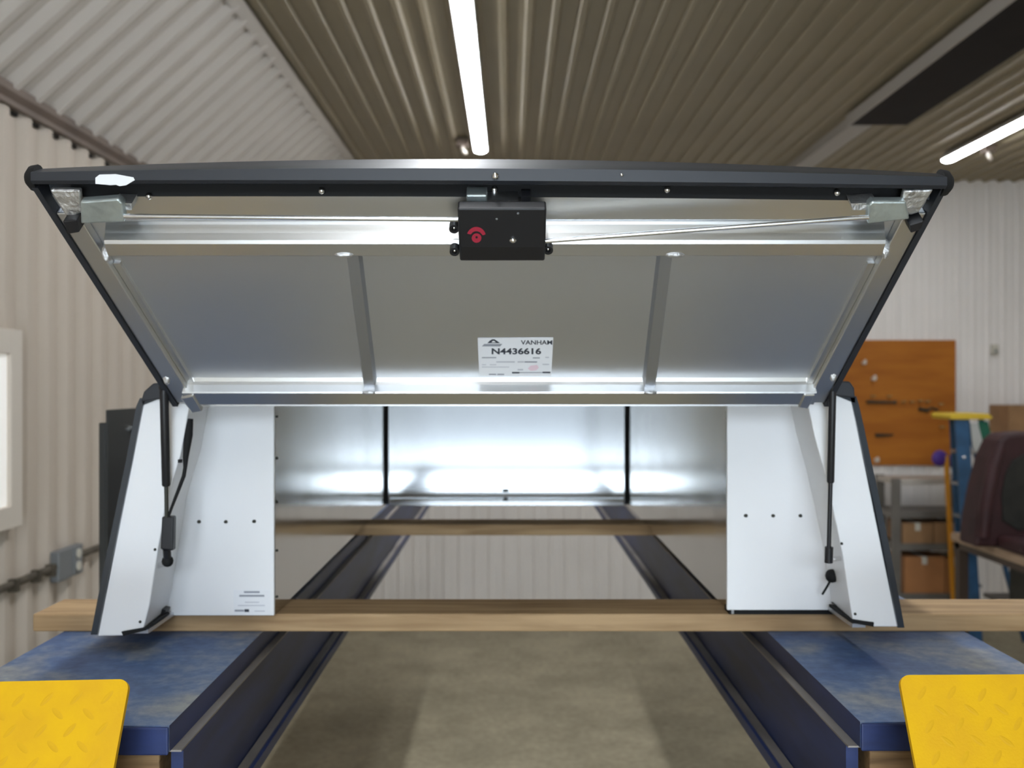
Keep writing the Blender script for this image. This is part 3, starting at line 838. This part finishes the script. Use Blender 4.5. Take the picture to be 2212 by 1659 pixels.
for pts in ([(148, 458), (178, 455), (184, 482), (160, 486)], [(1952, 466), (1984, 456), (1978, 476), (1956, 484)]):
    dpart('latch_cam', MB().prism([D(x, y, 0.022) for x, y in pts], ndir * 0.03), 'black_plastic', bevel=0.002)

# latch rods
dpart('latch_rod', MB().cyl(D(268, 467, 0.050), D(995, 474, 0.050), 0.0042, 10), 'rod', smooth=True)
dpart('latch_rod', MB().cyl(D(1172, 521, 0.056), D(1876, 469, 0.050), 0.0042, 10), 'rod', smooth=True)

# lock box
N1 = 0.074
ux0, ux1 = UV(990, 500, N1)[0], UV(1179, 500, N1)[0]
vtop = UV(1084, 450, N1)[1]; vmid = UV(1084, 534, N1)[1]; vbot = UV(1084, 564, N1 - 0.012)[1]
ring = lambda u: [W(u, vbot, 0.034), W(u, vbot, N1 - 0.012), W(u, vmid, N1), W(u, vtop, N1), W(u, vtop + 0.001, N1 - 0.022), W(u, vtop - 0.014, N1 - 0.032), W(u, vtop - 0.020, 0.034)]
dpart('lock_box', MB().loft([ring(ux0), ring(ux1)]), 'black_plastic', bevel=0.003)
# ears with eyelets
for x, y in ((981, 492), (982, 541), (1184, 538)):
    uc, vc = UV(x, y, 0.045)
    n = 14
    mb = MB()
    ro, ri = 0.0085, 0.0042
    rings = [[W(uc + math.cos(2 * math.pi * k / n) * r, vc + math.sin(2 * math.pi * k / n) * r, h) for k in range(n)] for r, h in ((ro, 0.034), (ro, 0.050), (ri, 0.050), (ri, 0.034))]
    mb.loft(rings + [rings[0]], caps=False)
    dpart('lock_ear', mb, 'black_plastic')
    dpart('ear_screw', MB().ball(W(uc, vc, 0.044), 0.0042, n=8, m=5), 'chrome', smooth=True)
# bracket above the lock
u0, v0_ = UV(1008, 436, 0.03); u1, v1_ = UV(1052, 418, 0.03)
dpart('lock_bracket', dbox(u0, v0_, u1, v1_, 0.006, 0.036), 'galv', bevel=0.002)
u0, v0_ = UV(1052, 436, 0.03); u1, v1_ = UV(1120, 430, 0.03)
dpart('lock_bracket', dbox(u0, v0_, u1, v1_, 0.006, 0.034), 'alu_frame')
u0, v0_ = UV(1126, 438, 0.03); u1, v1_ = UV(1146, 424, 0.03)
dpart('lock_bracket', dbox(u0, v0_, u1, v1_, 0.006, 0.030), 'black_plastic')
# red lock symbol: arc with an arrow tip over a round keyhole
NL = N1 + 0.0004
def fan(name, pts, m):
    return dpart(name, MB().prism([D(x, y, NL) for x, y in pts], ndir * 0.0005), m)
cxs, cys = 1029, 512
arc = [(cxs + math.cos(a) * 21, cys - math.sin(a) * 22) for a in [math.radians(160 - 130 * k / 14) for k in range(15)]]
arc2 = [(cxs + math.cos(a) * 13, cys - math.sin(a) * 13) for a in [math.radians(35 + 118 * k / 14) for k in range(15)]]
dpart('lock_arrow', MB().prism([D(x, y, NL) for x, y in arc + [(1049, 506), (1043, 508)] + arc2], ndir * 0.0005), 'red')
n = 20
ringo = [(1029.5 + math.cos(2 * math.pi * k / n) * 10.5, 514 - math.sin(2 * math.pi * k / n) * 10) for k in range(n)]
fan('lock_dot', ringo, 'red')
dpart('lock_dot_centre', MB().prism([D(1029.5 + math.cos(2 * math.pi * k / 10) * 2.6, 512.5 - math.sin(2 * math.pi * k / 10) * 2.6, NL + 0.0006) for k in range(10)], ndir * 0.0004), 'black_plastic')
dpart('lock_rivet', MB().ball(D(1108, 519, N1 + 0.001), 0.0068, sc=(1, 0.7, 0.7)), 'chrome', smooth=True)
for x, y in ((1073, 473), (1119, 461)):
    dpart('box_pip', MB().ball(D(x, y, N1), 0.0022, n=8, m=4), 'box_grey')

# paper label on the lining
lab = build('serial_label', MB().prism([D(x, y, 0.0002) for x, y in ((1032, 730), (1195, 729), (1191, 812), (1035, 811))], ndir * 0.0006), M['paper'], door)
lab['label'] = 'white paper serial label with black print'
def lq(x, y, off=0.0010):
    return D(x, y, off)
def lbox(x0, y0, x1, y1, m, name='print_line'):
    return dpart(name, MB().prism([lq(x0, y0), lq(x1, y0), lq(x1, y1), lq(x0, y1)], ndir * 0.0003), m)
# mountain emblem: dark arch with a pale centre over a slanted name bar
archo = [(1053, 741), (1058, 736), (1063, 733), (1068, 733), (1073, 736), (1080, 741)]
dpart('emblem', MB().prism([lq(x, y) for x, y in archo], ndir * 0.0003), 'ink')
dpart('emblem', MB().prism([lq(x, y, 0.0014) for x, y in ((1062, 739.5), (1064, 736.5), (1068, 736.5), (1071, 739.5))], ndir * 0.0003), 'paper')
dpart('emblem', MB().prism([lq(x, y) for x, y in ((1041, 748), (1046, 743), (1085, 743), (1080, 748))], ndir * 0.0003), 'ink_grey')
def text(body, x0, y0, x1, y1, m, off=0.0011, bold=0.03):
    cu = bpy.data.curves.new('print_text', 'FONT'); cu.body = body; cu.size = 1.0; cu.offset = bold
    ob = bpy.data.objects.new('print_text', cu); C.objects.link(ob)
    dg = bpy.context.evaluated_depsgraph_get(); dg.update()
    me = bpy.data.meshes.new_from_object(ob.evaluated_get(dg))
    bpy.data.objects.remove(ob)
    xs = [v.co.x for v in me.vertices]; ys = [v.co.y for v in me.vertices]
    ax, bx, ay, by = min(xs), max(xs), min(ys), max(ys)
    off_w = Vector(cap.location)
    for v in me.vertices:
        tx = (v.co.x - ax) / (bx - ax); ty = (v.co.y - ay) / (by - ay)
        v.co = D(x0 + (x1 - x0) * tx, y1 + (y0 - y1) * ty, off) - off_w
    me.materials.clear(); me.materials.append(M[m])
    o = bpy.data.objects.new('print_text', me); C.objects.link(o); o.parent = door
    return o
text('VANHAM', 1125, 735, 1193, 744.5, 'ink', bold=0.02)
text('N4436616', 1062, 752, 1169, 765.5, 'ink')
for a in ((1041, 771.5, 1072, 773.5, 'ink_grey'), (1151, 772, 1166, 774, 'ink_grey'), (1178, 771, 1186, 773, 'ink_pale'), (1072, 780.5, 1112, 783, 'ink_pale'), (1118, 780.5, 1132, 783, 'ink_pale'), (1133, 780.5, 1160, 783, 'ink_grey'),
          (1041, 787, 1050, 788.5, 'ink_pale'), (1058, 787, 1072, 788.5, 'ink_pale'), (1041, 792, 1100, 793.5, 'ink_pale'), (1172, 786, 1186, 788, 'ink_pale'),
          (1118, 797, 1130, 800, 'ink_pale'), (1106, 803.5, 1122, 806.5, 'ink'), (1122, 804, 1172, 805.5, 'ink_grey'), (1172, 803, 1189, 806, 'ink'), (1056, 807.5, 1072, 810, 'ink_grey'), (1074, 807.5, 1089, 810, 'ink_grey')):
    lbox(*a)
dpart('pink_stamp', MB().prism([lq(x, y, 0.0009) for x, y in ((1146, 790), (1160, 788), (1164, 794), (1158, 800), (1146, 801), (1140, 796))], ndir * 0.0002), 'ink_pink')
# rear header of the cap body under the hinge rail
build('rear_header', MB().box((-0.655, 1.972, EYE - 0.048), (0.61, 1.996, EYE - 0.012)), M['alu_frame'], cap)

# ---- gas struts
def strut(side, top, mid, bot, d0, d1, rb, rr):
    a, m_, b = P(*top, d0), None, P(*bot, d1)
    t = (mid[1] - top[1]) / (bot[1] - top[1])
    m_ = P(mid[0], mid[1], d0 + (d1 - d0) * t)
    s = build('gas_strut', MB().tube([a, a + (m_ - a) * 0.985, m_], [rb, rb, rb * 0.8], 14), M['black_plastic'], cap, smooth=True)
    build('strut_rod', MB().cyl(m_, b, rr, 10), M['dark_stuff'] if side < 0 else M['black_plastic'], s, smooth=True)
    build('ball_stud', MB().ball(a, rb * 1.25, n=10, m=6), M['black_plastic'], s, smooth=True)
    return s
sL = strut(-1, (354, 836), (359, 1050), (360, 1125), 1.915, 1.95, 0.0085, 0.004)
build('end_sleeve', MB().prism([P(349, 1116, 1.945), P(374, 1116, 1.945), P(373, 1190, 1.945), P(346, 1187, 1.945)], (0, 0.02, 0)), M['black_plastic'], sL, bevel=0.003)
build('ball_joint', MB().ball(P(362, 1212, 1.965), 0.012), M['rubber'], sL, smooth=True)
build('ball_pin', MB().cyl(P(341, 1222, 1.985), P(357, 1216, 1.965), 0.006), M['chrome'], sL, smooth=True)
build('end_link', MB().cyl(P(360, 1185, 1.955), P(362, 1212, 1.965), 0.008), M['black_plastic'], sL, smooth=True)
sR = strut(1, (1799, 826), (1794, 1043), (1790, 1200), 1.915, 1.95, 0.0072, 0.0045)
build('end_sleeve', MB().tube([P(1791, 1182, 1.948), P(1790, 1215, 1.952)], 0.0085, 10), M['black_plastic'], sR, smooth=True)
build('ball_pin', MB().cyl(P(1792, 1208, 1.952), P(1822, 1206, 1.99), 0.005), M['chrome'], sR, smooth=True)
lk = build('wire_plug', MB().ball(P(1797, 1244, 2.06), 0.0145), M['rubber'], cap, smooth=True)
build('wire_tail', MB().tube([P(1795, 1252, 2.06), P(1785, 1270, 2.07), P(1777, 1283, 2.09)], 0.0025, 8), M['rubber'], lk, smooth=True)
hb = build('wire_harness', MB().tube([P(409, 905, 1.975), P(407, 940, 1.97), P(401, 988, 1.965), P(400, 1010, 1.955), P(397, 1028, 1.955), P(385, 1060, 1.952), P(371, 1096, 1.950), P(363, 1118, 1.950)], [0.008, 0.009, 0.006, 0.004, 0.004, 0.0035, 0.003, 0.003], 10), M['rubber'], cap, smooth=True)
build('wire_clip', MB().box(P(384, 1000, 1.95), P(394, 992, 1.96)), M['rubber'], hb)

# ------------------------------------------------------------------ dark upright panel left of the lift
Xp = -1.242
dp = thing('upright_panel', 'tall dark grey metal panel standing on edge between cap and tan wall', 'panel', (Xp, 3.4, 0))
build('panel_sheet', MB().box((Xp - 0.006, 3.0, 0.03), (Xp, 3.85, EYE - 0.085)), M['panel_dark'], dp, bevel=0.001)
build('front_flange', MB().box((Xp - 0.028, 3.0, 0.03), (Xp - 0.0065, 3.04, EYE - 0.125)), M['panel_dark'], dp, bevel=0.003)
build('knob', MB().tube([(Xp, 3.185, EYE - 0.155), (Xp + 0.012, 3.185, EYE - 0.155), (Xp + 0.02, 3.185, EYE - 0.155)], [0.012, 0.014, 0.008], 12), M['chrome'], dp, smooth=True)
for yy in (3.1, 3.7):
    build('foot', MB().box((Xp - 0.2, yy - 0.03, 0), (Xp + 0.18, yy + 0.03, 0.03)), M['panel_dark'], dp)

# ------------------------------------------------------------------ far right corner
# pegboard on the far wall
FW = FAR_Y - 0.017
pb = build('pegboard', MB().box((2.95, FW - 0.02, EYE - 0.835), (4.475, FW, EYE + 0.425)), M['pegboard'], None, bevel=0.003)
tag(pb, 'orange-brown hardboard tool panel on the white ribbed wall', 'pegboard')
def wallpt(x, y, d=FW - 0.02):
    return P(x, y, d)
def hung(name, mb, m, label, cat, group=None, smooth=True):
    tag(build(name, mb, M[m], None, smooth=smooth), label, cat, group)
gh = 'small hand tools hung on the tool panel'
p = wallpt(1905, 868)
hung('hanging_wrench', MB().tube([p + Vector((-0.16, -0.024, 0)), p + Vector((0.1, -0.024, -0.005)), p + Vector((0.13, -0.024, -0.005))], [0.016, 0.010, 0.022], 10), 'dark_stuff', 'long dark wrench hung high on the tool panel beside the cap', 'tool', gh)
p = wallpt(1910, 940)
hung('hanging_pliers', MB().tube([p + Vector((-0.09, -0.014, 0)), p + Vector((0.0, -0.014, 0)), p + Vector((0.09, -0.014, 0.005))], [0.02, 0.014, 0.006], 10), 'dark_stuff', 'short dark tool hung low on the tool panel beside the cap', 'tool', gh)
p = wallpt(2003, 885)
hung('hanging_clamp', MB().tube([p + Vector((-0.09, -0.016, 0.01)), p + Vector((0.0, -0.016, -0.01)), p + Vector((0.03, -0.016, 0.02)), p + Vector((0.10, -0.016, 0.0))], [0.018, 0.018, 0.010, 0.014], 10), 'dark_stuff', 'dark clamp hung near the middle of the tool panel', 'tool', gh)
for x, y, r, l in ((1865, 784, 0.018, 'topmost pale hook on the tool panel'), (1886, 818, 0.022, 'bright pale hook just right of the cap shoulder on the tool panel'), (1892, 994, 0.022, 'lowest pale hook at the bottom edge of the tool panel')):
    p = wallpt(x, y)
    hung('panel_hook', MB().tube([p, p + Vector((0, -0.04, 0)), p + Vector((0, -0.055, 0.03))], [r, r, r * 0.6], 8), 'tag_pale', l, 'hook', 'pale hooks on the tool panel')
for i, (x, y) in enumerate(((1882, 856), (1917, 856), (1948, 868), (1966, 868), (1984, 866), (2000, 867), (2028, 873), (2030, 922))):
    p = wallpt(x, y)
    nm = ['leftmost', 'second', 'third', 'fourth', 'fifth', 'sixth', 'rightmost', 'lower right'][i]
    hung('brass_peg', MB().tube([p, p + Vector((0.0, -0.03, 0)), p + Vector((0.03, -0.04, 0.004))], [0.009, 0.009, 0.008], 8), 'brass', nm + ' of the small brass pegs across the tool panel', 'hook', 'brass pegs on the tool panel')
# small hook on the bare wall
p = P(2147, 755, FAR_Y - 0.018)
t = thing('wall_switch', 'small grey switch box on the bare white wall', 'switch', p)
build('switch_box', MB().box(p + Vector((-0.035, -0.03, -0.05)), p + Vector((0.035, 0, 0.05))), M['outlet'], t, bevel=0.004)
build('switch_lever', MB().box(p + Vector((-0.008, -0.045, -0.03)), p + Vector((0.012, -0.03, 0.0))), M['box_grey'], t)

# shelf rack
SX0, SX1, SY0, SY1 = 3.60, 4.40, 9.15, 9.6
z_at = lambda y, d=SY0: EYE - (y - CY) / F * d
rk = thing('shelf_rack', 'grey steel shelf rack below the tool panel', 'shelf', ((SX0 + SX1) / 2, 9.4, 0))
for xx in (SX0, SX1 - 0.08):
    for yy in (SY0, SY1 - 0.05):
        build('post', MB().box((xx, yy, 0), (xx + 0.08, yy + 0.05, z_at(1034))), M['rack'], rk, bevel=0.004)
for i, (ya, yb, m_) in enumerate(((1036, 1047, 'rack_top'), (1105, 1120, 'rack'), (1175, 1190, 'rack'), (1283, 1296, 'rack'))):
    build('shelf_board', MB().box((SX0 + 0.005, SY0 + 0.006, z_at(yb)), (SX1 - 0.005, SY1 - 0.006, z_at(ya))), M[m_], rk, bevel=0.004)
def carton(x0, x1, y0, y1, z0, z1, m, label, group=None):
    t = thing('cardboard_box', label, 'box', ((x0 + x1) / 2, (y0 + y1) / 2, z0), group)
    build('carton', MB().box((x0, y0, z0), (x1, y1, z1)), M[m], t, bevel=0.004)
    build('tape', MB().box(((x0 + x1) / 2 - 0.025, y0 - 0.001, z1 - 0.07), ((x0 + x1) / 2 + 0.025, y1, z1 + 0.001)), M['outlet'], t)
zsh = z_at(1175)
gb = 'cardboard boxes on the shelf rack'
carton(3.70, 3.99, SY0 + 0.02, SY1 - 0.06, z_at(1175) + 0.0005, z_at(1131), 'cardboard', 'low brown carton on the middle shelf, left one of the pair', gb)
carton(4.0, 4.30, SY0 + 0.02, SY1 - 0.06, z_at(1175) + 0.0005, z_at(1129), 'cardboard', 'low brown carton on the middle shelf, right one of the pair', gb)
carton(3.72, 4.10, SY0 + 0.02, SY1 - 0.06, z_at(1283) + 0.0005, z_at(1204), 'cardboard2', 'tall orange-brown carton on the bottom shelf, left one', gb)
carton(4.11, 4.31, SY0 + 0.02, SY1 - 0.06, z_at(1283) + 0.0005, z_at(1208), 'cardboard2', 'narrow orange-brown carton on the bottom shelf, right one', gb)

# black hose/cable heap on the floor front of rack
# step ladder, seen along its side
ld = thing('step_ladder', 'blue fibreglass step ladder with yellow top cap', 'ladder', (4.05, 8.65, 0))
LD = 8.45
topz = EYE - (906 - CY) / F * LD
tl = P(2054, 905, LD); tr_ = P(2136, 905, LD)
build('top_cap', MB().prism([(tl.x - 0.005, LD - 0.02, topz), (tr_.x + 0.01, LD - 0.02, topz), (tr_.x + 0.025, LD - 0.02, topz + 0.02), (tr_.x - 0.01, LD - 0.02, topz + 0.05), (tl.x + 0.0, LD - 0.02, topz + 0.05), (tl.x - 0.02, LD - 0.02, topz + 0.03)], (0, 0.38, 0)), M['ladder_yellow'], ld, bevel=0.006)
def rail_(a, b, w, dd, m, name='side_rail'):
    return build(name, MB().prism([a + Vector((-w, 0, 0)), a + Vector((w, 0, 0)), b + Vector((w, 0, 0)), b + Vector((-w, 0, 0))], (0, dd, 0)), M[m], ld, bevel=0.003)
a1 = P(2078, 906, LD); a1.z = topz
b1 = P(2110, 1330, LD - 0.05); b1.z = 0.0
rail_(a1, b1, 0.060, 0.03, 'ladder_blue')
a2 = Vector((a1.x + 0.09, LD + 0.30, topz)); b2 = Vector((b1.x + 0.12, LD + 0.38, 0))
rail_(a2, b2, 0.055, 0.03, 'ladder_blue')
a3, b3 = Vector((tr_.x - 0.05, LD + 0.02, topz)), Vector((tr_.x + 0.50, LD - 0.02, 0))
rail_(a3, b3, 0.020, 0.03, 'ladder_blue', 'rear_rail')
a4, b4 = Vector((tr_.x - 0.05, LD + 0.30, topz)), Vector((tr_.x + 0.50, LD + 0.34, 0))
rail_(a4, b4, 0.020, 0.03, 'ladder_blue', 'rear_rail')
for k in range(1, 7):
    t = k / 7
    c1 = a1.lerp(b1, t); c2 = a2.lerp(b2, t)
    build('step', MB().box((c1.x + 0.03, c1.y + 0.03, c1.z - 0.015), (c1.x + 0.10, c2.y, c1.z + 0.01)), M['alu_step'], ld)
build('side_label', MB().prism([P(2096, 914, LD), P(2113, 914, LD), P(2124, 972, LD), P(2102, 972, LD)], (0, 0.004, 0)), M['ladder_label'], ld)
build('side_label', MB().prism([P(2112, 910, LD), P(2134, 910, LD), P(2146, 962, LD), P(2126, 968, LD)], (0, 0.004, 0)), M['ladder_green'], ld)
build('spreader', MB().box(P(2090, 979, LD - 0.005), P(2148, 972, LD + 0.0)), M['alu_step'], ld)
build('spreader_rivet', MB().ball(P(2082, 988, LD - 0.005), 0.018, n=8, m=5), M['chrome'], ld, smooth=True)

# orange handle tool with purple head, leaning on the rack
br = thing('push_broom', 'orange-yellow handled pole with purple head by the blue ladder', 'broom', P(2056, 1357, 9.0) * 1.0)
br.location.z = 0
pa, pb_ = P(2044, 985, 9.05), P(2064, 1340, 8.95)
pb_.z = 0.0
build('handle', MB().cyl(pa, pb_ + Vector((0, 0, 0.002)), 0.024, 12), M['orange'], br, smooth=True)
build('grip_head', MB().ball(P(2030, 990, 9.06), 0.075, n=12, m=8, sc=(1.0, 0.5, 1.0)), M['purple'], br, smooth=True)
build('grip_head', MB().ball(P(2056, 996, 9.07), 0.05, n=12, m=8, sc=(0.8, 0.4, 1.2)), M['purple'], br, smooth=True)

# work bench at the right edge
bz = EYE - 1.25
bx0, bx1, by0, by1 = 3.67, 4.95, 5.6, 8.1
bn = thing('work_bench', 'wooden workbench along the right edge in front of the blue ladder', 'workbench', (4.3, 6.9, 0))
for k in range(5):
    xa = bx0 + (bx1 - bx0) * k / 5
    build('bench_plank', MB().box((xa + 0.002, by0, bz - 0.065), (xa + (bx1 - bx0) / 5 - 0.002, by1, bz)), M['bench_wood'], bn, bevel=0.004)
build('apron', MB().box((bx0 + 0.02, by0 + 0.03, bz - 0.12), (bx0 + 0.05, by1 - 0.03, bz - 0.065)), M['bench_leg'], bn)
build('apron', MB().box((bx1 - 0.05, by0 + 0.03, bz - 0.12), (bx1 - 0.02, by1 - 0.03, bz - 0.065)), M['bench_leg'], bn)
for xx in (bx0 + 0.02, bx1 - 0.10):
    for yy in (by0 + 0.03, by1 - 0.11):
        build('leg', MB().box((xx, yy, 0), (xx + 0.08, yy + 0.08, bz - 0.065)), M['bench_leg'], bn, bevel=0.004)
LSZ = EYE - 1.72
build('low_shelf', MB().box((bx0 + 0.20, by0 + 0.05, LSZ - 0.03), (bx1 - 0.10, by1 - 0.15, LSZ)), M['rack'], bn)
for yy in (by0 + 0.25, by1 - 0.35):
    build('shelf_bearer', MB().box((bx0 + 0.06, yy, LSZ - 0.07), (bx1 - 0.06, yy + 0.05, LSZ - 0.03)), M['bench_leg'], bn)
# upholstered seat standing on the bench
SD = 7.35
seat = thing('vehicle_seat', 'maroon padded vehicle seat with dark patch on the workbench', 'seat', (4.3, SD + 0.1, bz))
def slab(pts, d, dd):
    out = []
    for x, y in pts:
        p = P(x, y, d); p.z = max(p.z, bz + 0.001); out.append(p)
    return MB().prism(out, (0, dd, 0))
build('backrest', slab([(2106, 1182), (2112, 1120), (2126, 1050), (2142, 990), (2160, 952), (2176, 938), (2230, 934), (2290, 937), (2300, 1182)], SD, 0.28), M['maroon'], seat, bevel=0.025)
build('patch', slab([(2166, 1125), (2164, 1070), (2172, 1025), (2188, 995), (2215, 980), (2270, 985), (2275, 1140), (2200, 1146)], SD - 0.012, 0.03), M['dark_fabric'], seat, bevel=0.008)
build('bolster', MB().tube([P(2124, 1160, SD), P(2132, 1080, SD - 0.01), P(2146, 1010, SD - 0.01), P(2164, 960, SD)], [0.045, 0.05, 0.05, 0.035], 12), M['maroon'], seat, smooth=True)
build('cushion', MB().box((P(2150, 1000, SD).x, SD - 0.42, bz + 0.001), (P(2150, 1000, SD).x + 0.6, SD - 0.01, bz + 0.10)), M['maroon'], seat, bevel=0.03)
# carton on a wall shelf, top right
wsx0, wsx1 = 4.75, 5.9
ws = thing('wall_shelf', 'pale wall shelf at the right edge under a brown carton', 'shelf', (5.3, FAR_Y - 0.2, EYE - 0.52))
zb_ = EYE - (938 - CY) / F * 9.35
build('board', MB().box((wsx0, 9.33, zb_ - 0.03), (wsx1, FAR_Y - 0.017, zb_)), M['rack_top'], ws, bevel=0.003)
for xx in (4.9, 5.7):
    build('bracket', MB().prism([(xx, FAR_Y - 0.017, zb_ - 0.03), (xx, 9.40, zb_ - 0.03), (xx, FAR_Y - 0.017, zb_ - 0.28)], (0.02, 0, 0)), M['rack'], ws)
carton(4.80, 5.35, 9.36, 9.74, zb_ + 0.0005, EYE - (876 - CY) / F * 9.36, 'cardboard', 'brown carton on the wall shelf at the right edge')
# plastic bin and dark tool case under the bench
t = thing('storage_bin', 'blue plastic bin with pale rim under the workbench', 'bin', (4.2, 6.8, LSZ))
build('bin_body', MB().prism([(3.93, 6.5, LSZ + 0.0005), (4.50, 6.5, LSZ + 0.0005), (4.54, 6.5, LSZ + 0.17), (3.89, 6.5, LSZ + 0.17)], (0, 0.55, 0)), M['blue_bin'], t, bevel=0.006)
build('rim', MB().box((3.88, 6.49, LSZ + 0.1705), (4.55, 7.06, LSZ + 0.195)), M['rack_top'], t, bevel=0.006)
t = thing('tool_case', 'dark tool case behind the blue bin under the workbench', 'case', (4.3, 7.5, LSZ))
build('case_body', MB().box((3.95, 7.25, LSZ + 0.0005), (4.65, 7.7, LSZ + 0.30)), M['dark_stuff'], t, bevel=0.01)
build('handle', MB().tube([(4.15, 7.24, LSZ + 0.19), (4.15, 7.20, LSZ + 0.21), (4.40, 7.20, LSZ + 0.21), (4.40, 7.24, LSZ + 0.19)], 0.012, 8), M['black_plastic'], t, smooth=True)
